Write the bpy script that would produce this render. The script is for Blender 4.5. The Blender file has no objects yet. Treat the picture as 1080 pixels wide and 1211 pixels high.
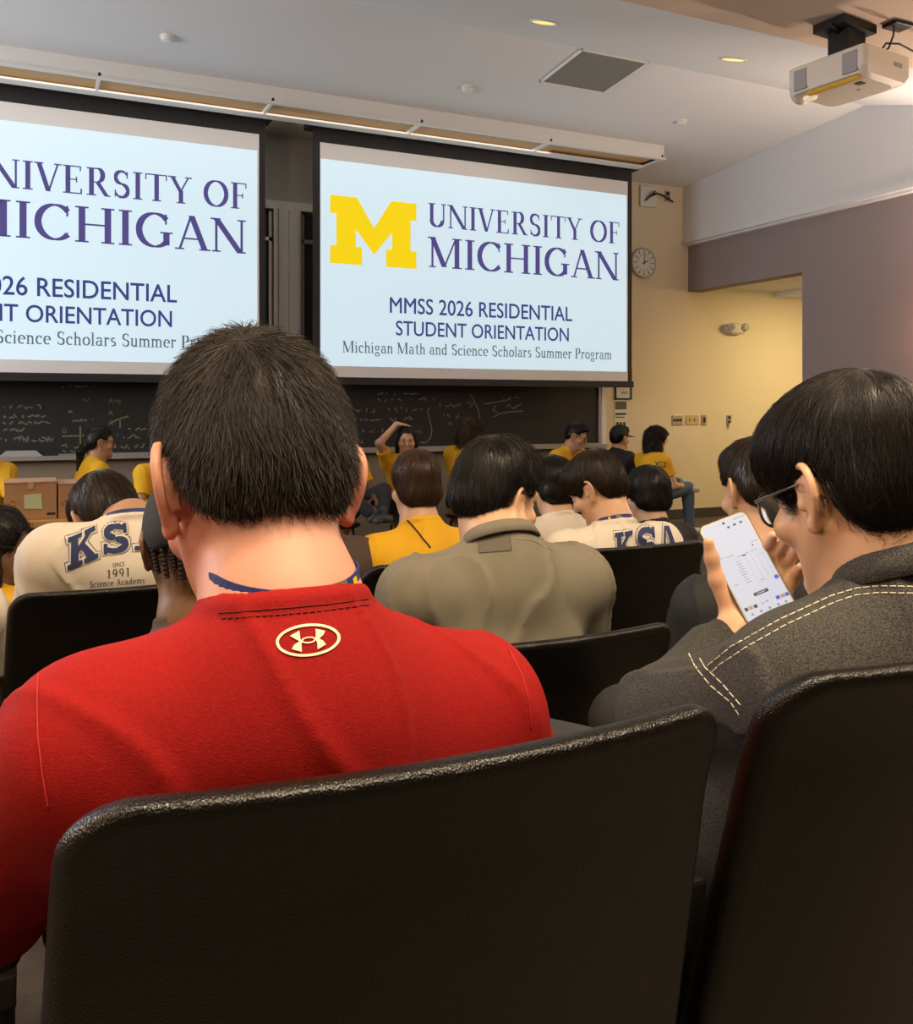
import bpy, bmesh, math, random
import numpy as np
from mathutils import Vector, Matrix, Euler
from mathutils.bvhtree import BVHTree
from mathutils.geometry import tessellate_polygon

PI = math.pi
sc = bpy.context.scene
COL = sc.collection
RNG = np.random.default_rng(7)
random.seed(7)

# ------------------------------------------------------------------ camera, view, world, lights
TH = math.radians(25.4)           # the camera looks 25 degrees to the right of the room's axis
CT, ST = math.cos(TH), math.sin(TH)
CZ = 1.28                         # eye height above the front floor (the back row stands on a riser)
cam_d = bpy.data.cameras.new('camera'); cam = bpy.data.objects.new('camera', cam_d); COL.objects.link(cam)
cam.location = (0, 0, CZ); cam.rotation_euler = (PI/2, 0, -TH)
cam_d.sensor_fit = 'HORIZONTAL'; cam_d.sensor_width = 36; cam_d.lens = 36.0
cam_d.shift_y = -(605.5-481)/1080; cam_d.clip_start = .02
sc.camera = cam
sc.view_settings.view_transform = 'Standard'; sc.view_settings.look = 'None'
sc.view_settings.gamma = 1; sc.view_settings.use_curve_mapping = False
sc.view_settings.exposure = -0.12
sc.cycles.max_bounces = 6; sc.cycles.diffuse_bounces = 4; sc.cycles.glossy_bounces = 3
sc.cycles.transmission_bounces = 4; sc.cycles.use_denoising = True
sc.cycles.sample_clamp_indirect = 3.0; sc.cycles.caustics_reflective = False; sc.cycles.caustics_refractive = False

w = bpy.data.worlds.new('world'); sc.world = w; w.use_nodes = True
w.node_tree.nodes['Background'].inputs[0].default_value = (.55, .5, .47, 1)
w.node_tree.nodes['Background'].inputs[1].default_value = .25

def area(name, loc, target, size, power, color, size_y=None, spread=180):
    d = bpy.data.lights.new(name, 'AREA'); d.energy = power; d.color = color; d.size = size
    d.shape = 'RECTANGLE'; d.size_y = size_y or size; d.spread = math.radians(spread)
    o = bpy.data.objects.new(name, d); COL.objects.link(o); o.location = loc
    v = Vector(target)-Vector(loc); o.rotation_euler = v.to_track_quat('-Z', 'Y').to_euler(); return o
def point(name, loc, power, color, r=.08):
    d = bpy.data.lights.new(name, 'POINT'); d.energy = power; d.color = color; d.shadow_soft_size = r
    o = bpy.data.objects.new(name, d); COL.objects.link(o); o.location = loc; return o
WARM = (1, .74, .44); SOFT = (1, .86, .68); COOL = (.86, .92, 1)
# unseen troffers added over the audience for brightness (their fixtures are built further down at the same places)
UNSEEN_TROFFER = [(-1.2, 1.3), (1.2, -.9), (3.6, 1.3)]
for (x, y) in UNSEEN_TROFFER:
    area('unseen_troffer_light', (x, y, 3.40), (x, y, 0), 1.1, 27, SOFT, .55)
# unseen warm downlights added over the back rows for seat-edge highlights (fittings further down)
UNSEEN_DOWN = [(-.5, -.35), (1.5, -.35), (.6, .35), (2.6, .5)]
for (x, y) in UNSEEN_DOWN:
    area('unseen_back_downlight', (x, y, 3.445), (x, y+.5, 0), .15, 27, (1, .78, .50), .14, 120)
# unseen side-wall sconces: one read off a glow, the rest added as ceiling fill
UNSEEN_SCONCE = [(6.80, 4.35, 1.95), (6.80, 1.4, 1.95), (-3.85, 3.2, 1.95), (-3.85, .2, 1.95)]
for (x, y, z) in UNSEEN_SCONCE:
    s = -1 if x > 0 else 1
    area('unseen_sconce_light', (x+s*.10, y, z+.12), (x+s*1.2, y-.2, 4.2), .12, 70, (1, .80, .62), .3)
    point('sconce_glow', (x+s*.22, y+.55, z-.05), 16, (1, .52, .28), .06)  # bare lamp added beside each sconce for an orange wall glow
# fill added inside the long trough to brighten the gap between the screens
area('trough_fill', (.6, 7.50, 3.715), (.6, 7.86, 2.7), 8.0, 9, (1, .93, .82), .22)
# corridor fitting behind the opening in the side wall
area('corridor_light', (8.3, 6.75, 2.56), (8.2, 7.0, 0), .7, 62, (1, .76, .38), .9)
# cool fill added at a made-up window in the left wall
area('cool_fill_light', (-3.75, 5.6, 2.2), (6.8, 6.2, 3.0), 2.2, 150, COOL, 1.5)

# ------------------------------------------------------------------ pixel <-> room helpers (design only)
def ray(u, v):
    t = (u-540)/1080; return Vector((t*CT+ST, CT-t*ST, (481-v)/1080))
CAMP = Vector((0, 0, CZ))
def PD(u, v, d): return CAMP+ray(u, v)*d
def PY(u, v, Y): r = ray(u, v); return CAMP+r*(Y/r.y)

# ------------------------------------------------------------------ materials
MATS = {}
def mat(name, col, rough=.6, metal=0, noise=None, bump=None, emit=None, sss=0, spec=.5, sheen=0, island=0, coat=0):
    """col linear rgb; noise=(scale, amount, second colour); bump=(scale, strength, kind)"""
    if name in MATS: return MATS[name]
    m = bpy.data.materials.new(name); m.use_nodes = True; nt = m.node_tree; b = nt.nodes['Principled BSDF']
    b.inputs['Base Color'].default_value = (*col, 1); b.inputs['Roughness'].default_value = rough
    b.inputs['Metallic'].default_value = metal; b.inputs['Specular IOR Level'].default_value = spec
    if sheen: b.inputs['Sheen Weight'].default_value = sheen; b.inputs['Sheen Roughness'].default_value = .6
    if coat: b.inputs['Coat Weight'].default_value = coat; b.inputs['Coat Roughness'].default_value = .08
    tc = nt.nodes.new('ShaderNodeTexCoord')
    if noise:
        n = nt.nodes.new('ShaderNodeTexNoise'); n.inputs['Scale'].default_value = noise[0]; n.inputs['Detail'].default_value = 5
        nt.links.new(tc.outputs['Object'], n.inputs['Vector'])
        r = nt.nodes.new('ShaderNodeValToRGB'); r.color_ramp.elements[0].position = .5-noise[1]/2; r.color_ramp.elements[1].position = .5+noise[1]/2
        r.color_ramp.elements[0].color = (*col, 1); r.color_ramp.elements[1].color = (*noise[2], 1)
        nt.links.new(n.outputs['Fac'], r.inputs['Fac']); nt.links.new(r.outputs['Color'], b.inputs['Base Color'])
    if island:
        g = nt.nodes.new('ShaderNodeNewGeometry'); r = nt.nodes.new('ShaderNodeValToRGB')
        r.color_ramp.elements[0].position = .3; r.color_ramp.elements[0].color = (*[c*(1-island*.6) for c in col], 1); r.color_ramp.elements[1].color = (*[c*(1+island*2) for c in col], 1)
        nt.links.new(g.outputs['Random Per Island'], r.inputs['Fac']); nt.links.new(r.outputs['Color'], b.inputs['Base Color'])
    if bump:
        if bump[2] == 'noise':
            n = nt.nodes.new('ShaderNodeTexNoise'); n.inputs['Detail'].default_value = 4; out = n.outputs['Fac']
        elif bump[2] == 'voronoi':
            n = nt.nodes.new('ShaderNodeTexVoronoi'); out = n.outputs['Distance']
        else:
            n = nt.nodes.new('ShaderNodeTexWave'); n.inputs['Distortion'].default_value = 1.5; out = n.outputs['Fac']
        n.inputs['Scale'].default_value = bump[0]; nt.links.new(tc.outputs['Object'], n.inputs['Vector'])
        bp = nt.nodes.new('ShaderNodeBump'); bp.inputs['Strength'].default_value = bump[1]; bp.inputs['Distance'].default_value = .004
        nt.links.new(out, bp.inputs['Height']); nt.links.new(bp.outputs['Normal'], b.inputs['Normal'])
    if emit:
        b.inputs['Emission Color'].default_value = (*emit[0], 1); b.inputs['Emission Strength'].default_value = emit[1]
    if sss:
        b.inputs['Subsurface Weight'].default_value = sss; b.inputs['Subsurface Radius'].default_value = (.012, .005, .003)
        b.inputs['Subsurface Scale'].default_value = 1.0
    MATS[name] = m; return m

M_cream = mat('cream_paint', (.72, .625, .455), .8, bump=(60, .05, 'noise'))
M_warmceil = mat('warm_lit_ceiling', (.66, .52, .42), .9, bump=(90, .05, 'noise'))  # warm light on the rear ceiling bay put into this tan
M_white = mat('ceiling_paint', (.69, .70, .73), .9, bump=(90, .05, 'noise'))
M_soffit = mat('soffit_paint', (.66, .66, .68), .85)
M_fabricwall = mat('purple_grey_wall_fabric', (.25, .20, .20), .95, noise=(160, .5, (.29, .24, .245)), bump=(300, .15, 'noise'))
M_greywall = mat('grey_wall_panel', (.60, .58, .53), .8)
M_lowwall = mat('brown_grey_panel', (.25, .20, .14), .7, noise=(3, .8, (.30, .24, .17)))
M_carpet = mat('carpet', (.075, .062, .05), .95, noise=(120, .6, (.11, .095, .08)))
M_alu = mat('aluminium', (.52, .51, .49), .35, .6)
M_greytrim = mat('grey_trim', (.80, .79, .76), .5)
M_black = mat('black_cloth_mask', (.012, .011, .012), .6)
M_board = mat('chalkboard_slate', (.012, .012, .012), .65, noise=(6, .8, (.02, .019, .019)))
M_chalk = mat('chalk', (.20, .20, .17), .95)
M_chalky = mat('yellow_chalk', (.20, .21, .11), .95)
M_wood = mat('wood', (.50, .27, .09), .45, noise=(8, .7, (.58, .34, .13)))
M_woodbeige = mat('trough_wood', (.45, .27, .11), .5)
M_metal = mat('dark_metal', (.03, .03, .03), .4, .7)
M_plasticwhite = mat('white_plastic', (.72, .72, .70), .45)
M_projbody = mat('projector_plastic', (.74, .68, .60), .45)
M_grille = mat('grille_grey', (.35, .34, .36), .6)
M_ink = mat('black_ink', (.02, .02, .02), .7)
M_steel = mat('brushed_steel', (.42, .40, .36), .35, .8)
M_beigeplate = mat('beige_plate', (.55, .43, .20), .5)
M_paper = mat('paper', (.72, .70, .66), .8)
M_card = mat('cardboard', (.40, .23, .12), .85, noise=(14, .8, (.45, .27, .145)))
M_cardred = mat('red_print', (.40, .10, .05), .8)
M_sticky = mat('pale_green_paper', (.52, .62, .40), .8)
M_vent = mat('vent_grey', (.19, .19, .175), .7, bump=(120, .4, 'voronoi'))
M_shell = mat('black_seat_plastic', (.0040, .0029, .0020), .31, bump=(520, .22, 'voronoi'), spec=.38)
M_backwall = mat('dark_back_wall', (.05, .035, .025), .7)
M_seatleg = mat('seat_stanchion', (.02, .018, .016), .4, .5)

# ------------------------------------------------------------------ mesh helpers
def new_obj(name, verts, faces, m, parent=None, smooth=False, loc=None):
    me = bpy.data.meshes.new(name)
    V = np.asarray(verts, dtype=float)
    if loc is not None: V = V-np.asarray(loc)
    elif parent is not None: V = V-np.array(parent.matrix_world.translation if False else parent.get('_o', (0, 0, 0)))
    me.from_pydata(V.tolist(), [], faces if isinstance(faces, list) else faces.tolist())
    ms = m if isinstance(m, (list, tuple)) else [m]
    for mm in ms: me.materials.append(mm)
    if smooth: me.polygons.foreach_set('use_smooth', [True]*len(me.polygons))
    me.update()
    o = bpy.data.objects.new(name, me); COL.objects.link(o)
    if loc is not None: o.location = loc
    if parent is not None: o.parent = parent
    return o
ORIG = {}
def tag(o, label=None, cat=None, group=None, kind=None):
    if label: o['label'] = label
    if cat: o['category'] = cat
    if group: o['group'] = group
    if kind: o['kind'] = kind
    return o
def thing(name, label, cat, loc=(0, 0, 0), group=None, rotz=0):
    o = bpy.data.objects.new(name, None); COL.objects.link(o); o.location = loc; o.rotation_euler = (0, 0, rotz)
    o.empty_display_size = .1
    return tag(o, label, cat, group)
class MB:
    """collects shapes into one mesh (coordinates local to the parent)"""
    def __init__(s): s.v = []; s.f = []; s.mi = []
    def add(s, v, f, mi=0):
        b = len(s.v); s.v += [tuple(x) for x in v]; s.f += [tuple(i+b for i in q) for q in f]; s.mi += [mi]*len(f); return s
    def box(s, lo, hi, mi=0, bev=0):
        x0, y0, z0 = lo; x1, y1, z1 = hi
        if bev:
            bm = bmesh.new(); bmesh.ops.create_cube(bm, size=1)
            for v in bm.verts: v.co = Vector(((x0+x1)/2+v.co.x*(x1-x0), (y0+y1)/2+v.co.y*(y1-y0), (z0+z1)/2+v.co.z*(z1-z0)))
            bmesh.ops.bevel(bm, geom=bm.edges[:], offset=bev, segments=2, affect='EDGES', profile=.6)
            bm.verts.index_update(); s.add([v.co[:] for v in bm.verts], [[v.index for v in f.verts] for f in bm.faces], mi); bm.free(); return s
        return s.add([(x0,y0,z0),(x1,y0,z0),(x1,y1,z0),(x0,y1,z0),(x0,y0,z1),(x1,y0,z1),(x1,y1,z1),(x0,y1,z1)],
                     [(3,2,1,0),(4,5,6,7),(0,1,5,4),(1,2,6,5),(2,3,7,6),(3,0,4,7)], mi)
    def prism(s, pts, axis, a, b, mi=0):
        """2-D polygon extruded along axis (0=x,1=y,2=z) from a to b"""
        n = len(pts)
        def mk(p, t): q = list(p); q.insert(axis, t); return tuple(q)
        v = [mk(p, a) for p in pts]+[mk(p, b) for p in pts]
        tri = tessellate_polygon([[Vector((p[0], p[1], 0)) for p in pts]])
        f = [tuple(t) for t in tri]+[tuple(i+n for i in reversed(t)) for t in tri]
        f += [(i, (i+1) % n, (i+1) % n+n, i+n) for i in range(n)]
        return s.add(v, f, mi)
    def tube(s, pts, r, n=8, mi=0, cap=True):
        pts = [Vector(p) for p in pts]; rs = r if isinstance(r, (list, tuple)) else [r]*len(pts)
        v = []; f = []; prev = None
        for i, p in enumerate(pts):
            t = (pts[min(i+1, len(pts)-1)]-pts[max(i-1, 0)]).normalized()
            if prev is None: a = t.orthogonal().normalized()
            else:
                a = prev-t*prev.dot(t); a = a.normalized() if a.length > 1e-6 else t.orthogonal().normalized()
            prev = a; b = t.cross(a)
            for k in range(n): v.append(p+(a*math.cos(2*PI*k/n)+b*math.sin(2*PI*k/n))*rs[i])
        for i in range(len(pts)-1):
            for k in range(n): f.append((i*n+k, i*n+(k+1) % n, (i+1)*n+(k+1) % n, (i+1)*n+k))
        if cap: f.append(tuple(reversed(range(n)))); f.append(tuple(range((len(pts)-1)*n, len(pts)*n)))
        return s.add(v, f, mi)
    def lathe(s, prof, c, axis=(0, 0, 1), n=32, mi=0):
        """prof: list of (radius, height along axis)"""
        ax = Vector(axis).normalized(); a = ax.orthogonal().normalized(); b = ax.cross(a); c = Vector(c); v = []; f = []
        for (r, h) in prof:
            for k in range(n): v.append(c+ax*h+(a*math.cos(2*PI*k/n)+b*math.sin(2*PI*k/n))*max(r, 1e-5))
        for i in range(len(prof)-1):
            for k in range(n): f.append((i*n+k, i*n+(k+1) % n, (i+1)*n+(k+1) % n, (i+1)*n+k))
        f.append(tuple(reversed(range(n)))); f.append(tuple(range((len(prof)-1)*n, len(prof)*n)))
        return s.add(v, f, mi)
    def build(s, name, m, parent=None, smooth=False, loc=None):
        o = new_obj(name, np.array(s.v) if s.v else np.zeros((0, 3)), s.f, m, None, smooth)
        if any(s.mi): o.data.polygons.foreach_set('material_index', s.mi)
        if parent is not None: o.parent = parent
        if loc is not None: o.location = loc
        return o
def struct(o): o['kind'] = 'structure'; return o

# ------------------------------------------------------------------ lettering
def arcq(cx, cy, rx, ry, a0, a1, wx, wy, n=18):
    """elliptic stroke; wx = width where it runs upright, wy = where it runs flat"""
    out = []; L = []
    for i in range(n+1):
        a = math.radians(a0+(a1-a0)*i/n); c, s_ = math.cos(a), math.sin(a)
        h = (wx*abs(c)+wy*abs(s_))/2; L.append(((cx+(rx+h)*c, cy+(ry+h)*s_), (cx+(rx-h)*c, cy+(ry-h)*s_)))
    for i in range(n): out.append([L[i][0], L[i+1][0], L[i+1][1], L[i][1]])
    return out
def rq(x0, y0, x1, y1): return [[(x0, y0), (x1, y0), (x1, y1), (x0, y1)]]
def dq(x0, y0, x1, y1, wd):
    """slanted stroke with flat ends, wd = horizontal width"""
    return [[(x0-wd/2, y0), (x0+wd/2, y0), (x1+wd/2, y1), (x1-wd/2, y1)]]
TK, TN, SF, SL = .15, .062, .045, .075
def stm(x, w_=TK, y0=0, y1=1, b=1, t=1, tl=1, tr=1):
    o = rq(x, y0, x+w_, y1)
    if b: o += rq(x-SL, y0, x+w_+SL, y0+SF)
    if t: o += rq(x-SL*tl, y1-SF, x+w_+SL*tr, y1)
    return o
def ser(x, y, L=.2): return rq(x-L/2, y, x+L/2, y+SF)
XH = .66
def G(c):
    """(quads, advance)"""
    if c == 'U': return stm(.1, TK, .3, 1, 0)+stm(.66, TN, .3, 1, 0)+arcq(.405, .3, .24, .265, 180, 360, TK, .06), .82
    if c == 'N': return stm(.1, TN)+stm(.74, TN)+dq(.12, 1, .74, 0, .17)+ser(.06, 1-SF, .15), .9
    if c == 'I': return stm(.1), .35
    if c == 'V': return dq(.1, 1, .39, 0, .15)+dq(.40, 0, .68, 1, .06)+ser(.1, 1-SF, .28)+ser(.68, 1-SF, .24), .76
    if c == 'E': return stm(.1)+rq(.1, 0, .6, SF)+rq(.1, 1-SF, .57, 1)+rq(.1, .49, .45, .53)+rq(.56, 0, .61, .2)+rq(.54, .82, .58, 1)+rq(.42, .41, .46, .61), .68
    if c == 'F': return stm(.1)+rq(.1, 1-SF, .57, 1)+rq(.1, .49, .45, .53)+rq(.54, .80, .58, 1)+rq(.42, .41, .46, .61), .62
    if c == 'R': return stm(.1)+rq(.1, 1-SF, .36, 1)+rq(.1, .47, .36, .51)+arcq(.36, .745, .17, .24, -90, 90, TK, .045)+dq(.36, .5, .66, 0, .15)+ser(.70, 0, .15), .76
    if c == 'S': return arcq(.32, .745, .19, .225, 70, 270, .11, .075)+arcq(.32, .265, .2, .235, -110, 90, .115, .075)+arcq(.32, .745, .19, .225, 25, 75, .05, .05)+arcq(.32, .265, .2, .235, 200, 255, .05, .05)+rq(.48, .72, .52, .97)+rq(.10, .03, .14, .29), .62
    if c == 'T': return stm(.32, t=0)+rq(.02, 1-SF, .74, 1)+rq(.02, .78, .06, 1)+rq(.70, .78, .74, 1), .76
    if c == 'Y': return dq(.1, 1, .385, .44, .14)+dq(.66, 1, .39, .44, .06)+stm(.325, TK, 0, .48, 1, 0)+ser(.1, 1-SF, .28)+ser(.66, 1-SF, .24), .76
    if c == 'O': return arcq(.45, .5, .36, .475, 0, 360, TK, .05, 36), .9
    if c == 'M': return stm(.1, TN)+stm(.82, TK)+dq(.13, 1, .5, .03, .16)+dq(.5, .03, .86, 1, .055)+ser(.07, 1-SF, .16), 1.08
    if c == 'C': return arcq(.46, .5, .37, .475, 42, 318, TK, .05, 28)+rq(.70, .68, .745, .97)+rq(.71, .10, .74, .24), .82
    if c == 'H': return stm(.1)+stm(.68)+rq(.2, .48, .7, .53), .93
    if c == 'G': return arcq(.46, .5, .37, .475, 42, 320, TK, .05, 28)+rq(.70, .68, .745, .97)+stm(.66, TK, .08, .46, 0, 1), .92
    if c == 'A': return dq(.36, 1, .08, 0, .06)+dq(.37, 1, .70, 0, .15)+rq(.17, .30, .56, .35)+ser(.08, 0, .22)+ser(.70, 0, .28), .80
    if c == 'P': return stm(.1)+rq(.1, 1-SF, .36, 1)+rq(.1, .43, .36, .47)+arcq(.36, .725, .18, .255, -90, 90, TK, .045), .66
    if c == 'K': return stm(.1)+dq(.66, 1, .22, .42, .06)+dq(.34, .56, .68, 0, .15)+ser(.66, 1-SF, .22)+ser(.70, 0, .24), .8
    w2 = .11
    if c == 'i': return stm(.08, w2, 0, XH, 1, 1, 1, 0)+rq(.08, .80, .19, .92), .29
    if c == 'l': return stm(.08, w2, 0, 1, 1, 1, 1, 0), .29
    if c in 'nhrm':
        y1 = 1 if c == 'h' else XH
        o = stm(.08, w2, 0, y1, 1, 1, 1, 0)
        if c == 'r': return o+arcq(.30, .42, .15, .19, 70, 160, .06, .08)+rq(.30, .50, .41, .64), .43
        o += arcq(.28, .42, .155, .195, 0, 150, w2, .07)+stm(.38, w2, 0, .43, 1, 0)
        if c == 'm': return o+arcq(.58, .42, .155, .195, 0, 150, w2, .07)+stm(.68, w2, 0, .43, 1, 0), .88
        return o, .58
    if c == 'u': return stm(.07, w2, .2, XH, 0, 1, 1, 0)+stm(.37, w2, 0, XH, 0, 1, 1, 0)+rq(.4, 0, .54, SF)+arcq(.27, .22, .15, .185, 180, 340, w2, .07), .57
    if c == 'c': return arcq(.28, .33, .2, .295, 50, 310, w2, .06)+rq(.36, .46, .46, .58), .5
    if c == 'e': return arcq(.28, .33, .2, .295, 0, 310, w2, .06)+rq(.1, .33, .5, .38), .54
    if c == 'o': return arcq(.29, .33, .21, .295, 0, 360, w2, .06), .58
    if c == 's': return arcq(.24, .48, .125, .145, 40, 270, .09, .07)+arcq(.24, .18, .135, .15, -140, 90, .095, .07), .46
    if c == 'a': return arcq(.26, .46, .15, .165, 20, 160, w2, .06)+stm(.35, w2, .03, .48, 0, 0)+arcq(.23, .2, .145, .17, 60, 320, .1, .055)+rq(.4, 0, .54, SF), .55
    if c == 'd': return stm(.38, w2, 0, 1, 0, 1, 1, 0)+rq(.4, 0, .55, SF)+arcq(.27, .33, .19, .295, 45, 315, w2, .06), .6
    if c == 'g': return arcq(.25, .45, .16, .18, 0, 360, .09, .055)+arcq(.27, -.10, .2, .13, 0, 360, .07, .055)+rq(.12, .03, .42, .1)+rq(.36, .58, .52, .63), .55
    if c == 't': return rq(.15, .1, .26, .86)+rq(.03, XH-.05, .40, XH)+arcq(.30, .14, .1, .115, 180, 330, .09, .06), .42
    if c == 'y': return dq(.08, XH, .28, .03, .12)+dq(.48, XH, .2, -.2, .055)+ser(.08, XH-SF, .2)+ser(.47, XH-SF, .18)+rq(.1, -.24, .2, -.16), .54
    if c == 'f': return stm(.12, w2, 0, .84, 1, 0)+rq(.03, XH-.05, .36, XH)+arcq(.29, .84, .12, .13, 30, 180, w2, .06), .38
    if c == '1': return stm(.22, TK*.8, 0, 1, 1, 0)+dq(.1, .82, .26, .98, .08), .5
    if c == '9': return arcq(.3, .68, .18, .285, 0, 360, .1, .05)+arcq(.12, .62, .37, .6, -62, 8, .1, .05), .6
    return [], .3
def word(s, track=.06):
    q = []; x = 0
    for ch in s:
        g, a = G(ch); q += [[(px+x, py) for (px, py) in p] for p in g]; x += a+track
    return q, x-track
def subdivide_to(v, f, L):
    bm = bmesh.new(); vs = [bm.verts.new(p) for p in v]
    for q in f:
        try: bm.faces.new([vs[i] for i in q])
        except ValueError: pass
    for _ in range(6):
        e = [e for e in bm.edges if e.calc_length() > L]
        if not e: break
        bmesh.ops.subdivide_edges(bm, edges=e, cuts=1)
        bmesh.ops.triangulate(bm, faces=bm.faces[:])
    bm.verts.index_update(); r = ([v.co[:] for v in bm.verts], [[v.index for v in q.verts] for q in bm.faces]); bm.free(); return r
def sans(s, bold=True):
    """built-in sans face as triangles, cap height scaled to 1, left edge 0"""
    cu = bpy.data.curves.new('t', 'FONT'); cu.body = s; cu.resolution_u = 4
    ob = bpy.data.objects.new('t', cu); COL.objects.link(ob)
    dg = bpy.context.evaluated_depsgraph_get(); me = bpy.data.meshes.new_from_object(ob.evaluated_get(dg))
    v = np.array([x.co[:2] for x in me.vertices]); f = [list(p.vertices) for p in me.polygons]
    bpy.data.objects.remove(ob); bpy.data.curves.remove(cu); bpy.data.meshes.remove(me)
    v[:, 0] -= v[:, 0].min(); v /= .7
    n = len(v)
    if not bold: return v, f
    v = np.concatenate([v-[.016, 0], v+[.016, 0], v+[0, .012], v-[0, .012]]); f = [[i+n*k for i in q] for k in range(4) for q in f]; v -= [v[:, 0].min(), 0]
    return v, f
def quads_to_vf(q):
    v = []; f = []
    for p in q: f.append(list(range(len(v), len(v)+len(p)))); v += p
    return np.array(v), f
def fit(v, x0, x1, y0, h, xs=None):
    v = np.array(v, float); wdt = v[:, 0].max(); return np.c_[x0+v[:, 0]*(x1-x0)/wdt, y0+v[:, 1]*h]
# ------------------------------------------------------------------ the room shell
struct(MB().box((-4, -2.6, -.1), (9.6, 8.33, 0)).build('floor', M_carpet))
struct(MB().box((-4, -2.6, 0), (6.9, .98, .18)).build('floor_riser', M_carpet))
struct(MB().box((-4.2, 8.33, -.1), (9.8, 8.55, 4.4)).build('wall_front', M_cream))
struct(MB().box((-4.2, -2.7, -.1), (-4.0, 4.4, 4.4)).box((-4.2, 6.8, -.1), (-4.0, 8.33, 4.4)).box((-4.2, 4.4, -.1), (-4.0, 6.8, 1.4)).box((-4.2, 4.4, 3.0), (-4.0, 6.8, 4.4)).build('wall_left', M_cream))
wn = MB()  # made-up window frame that goes with the cool fill
for y in (4.4, 5.58, 6.76): wn.box((-4.12, y, 1.4), (-4.02, y+.04, 3.0))
wn.box((-4.12, 4.4, 1.4), (-4.02, 6.8, 1.45)).box((-4.12, 4.4, 2.95), (-4.02, 6.8, 3.0))
wn = struct(wn.build('added_window_1', M_alu))
MB().box((-4.08, 4.44, 1.45), (-4.07, 6.76, 2.95)).build('pane', mat('added_pane_glow', (.8, .85, .9), .2, emit=((.8, .9, 1), 1.5)), wn)  # glowing pane added behind the cool fill
struct(MB().box((-4.2, -2.9, -.1), (9.8, -2.7, 4.4)).build('wall_back', M_backwall))
wr = MB().box((6.9, -2.7, 0), (7.08, 6.63, 3.2)).box((6.9, 6.63, 2.6), (7.08, 8.33, 3.2))
struct(wr.build('wall_right', M_fabricwall))
struct(MB().box((9.6, 5.2, 0), (9.8, 8.33, 2.75)).box((7.08, 5.2, 0), (9.6, 5.4, 2.75)).build('wall_corridor', M_cream))
struct(MB().box((7.08, 5.2, 2.66), (9.8, 8.33, 2.8)).box((8.2, 5.4, 2.60), (9.6, 8.33, 2.66)).build('ceiling_corridor', M_white))
struct(MB().box((6.82, -2.7, 3.165), (7.3, 8.33, 4.4)).build('wall_soffit', M_soffit))
struct(MB().box((6.80, -2.7, 3.14), (6.90, 8.33, 3.175)).box((6.84, -2.7, 3.115), (6.90, 8.33, 3.14)).build('trim_1', M_soffit))
struct(MB().prism([(8.45, 3.774), (5.82, 3.981), (4.05, 3.46), (4.05, 4.5), (8.45, 4.5)], 0, -4.2, 7.0).build('ceiling', M_white))
struct(MB().prism([(4.05, 3.46), (-2.8, 3.46), (-2.8, 4.5), (4.05, 4.5)], 0, -4.2, 7.0).build('ceiling_rear', M_warmceil))
struct(MB().box((5.72, 8.31, 0), (9.6, 8.33, .11)).build('baseboard_front', mat('dark_base', (.05, .045, .04), .6)))
struct(MB().box((6.88, -2.7, .0), (6.9, 6.63, .11)).build('baseboard_right', MATS['dark_base']))
# wall panels behind and between the boards
struct(MB().box((-4, 8.30, 3.155), (5.6, 8.33, 3.80)).build('wall_panel', M_greywall))
struct(MB().box((-4, 8.22, .0), (5.70, 8.33, .83)).build('wall_wainscot', M_lowwall))
struct(MB().box((-4, 8.20, 3.08), (5.64, 8.33, 3.155)).build('trim_2', M_greytrim))
p = MB()
for x0, x1, y in ((2.055, 2.085, 8.19), (2.085, 2.10, 8.21), (2.10, 2.19, 8.18), (2.195, 2.29, 8.18), (2.29, 2.31, 8.2)):
    p.box((x0, y, .83), (x1, 8.33, 3.08))
struct(p.build('trim_3', M_greytrim))

def chalkboard(x0, x1, label):
    t = thing('chalkboard', label, 'chalkboard', ((x0+x1)/2, 8.25, .86))
    a, b = x0-(x0+x1)/2, x1-(x0+x1)/2
    MB().box((a, 0, .03), (b, .03, 2.2)).build('writing_surface', M_board, t)
    MB().box((a, -.02, 1.93), (b, .04, 1.965)).box((a, -.025, .0), (b, .04, .03)).box((b-.03, -.02, 0), (b, .04, 2.2)).box((a, -.02, 0), (a+.03, .04, 2.2)).build('frame', M_alu, t)
    MB().prism([(-.13, -.015), (-.13, .02), (-.115, .02), (-.11, 0), (0, 0), (0, -.03)], 0, a, b).build('chalk_tray', M_alu, t)
    return t
CB_L = chalkboard(-3.6, 2.05, 'long black chalkboard behind the left projection screen')
CB_R = chalkboard(2.32, 5.64, 'black chalkboard behind the right projection screen, ending at the cream wall')
struct(MB().box((5.64, 8.22, .86), (5.70, 8.33, 3.1)).build('trim_4', M_greytrim))
for (u, v) in ((25, 540), (150, 537)):
    q = PY(u, v, 8.17)
    if u == 25:
        tag(MB().prism([(-.16, 0), (-.11, .045), (.11, .045), (.16, 0)], 1, -.04, .04).build('chalk_eraser', mat('eraser_grey', (.42, .42, .40), .8), loc=(q.x, 8.17, .88)), 'grey felt chalkboard eraser on the tray at far left', 'eraser')
q = PY(58, 548, 8.15)
tag(MB().box((-.07, -.012, -.01), (.07, .012, .012), bev=.004).build('marker_pen', M_ink, loc=(q.x, 8.16, .89)), 'dark marker pen lying on the chalk tray at left', 'pen')

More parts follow.
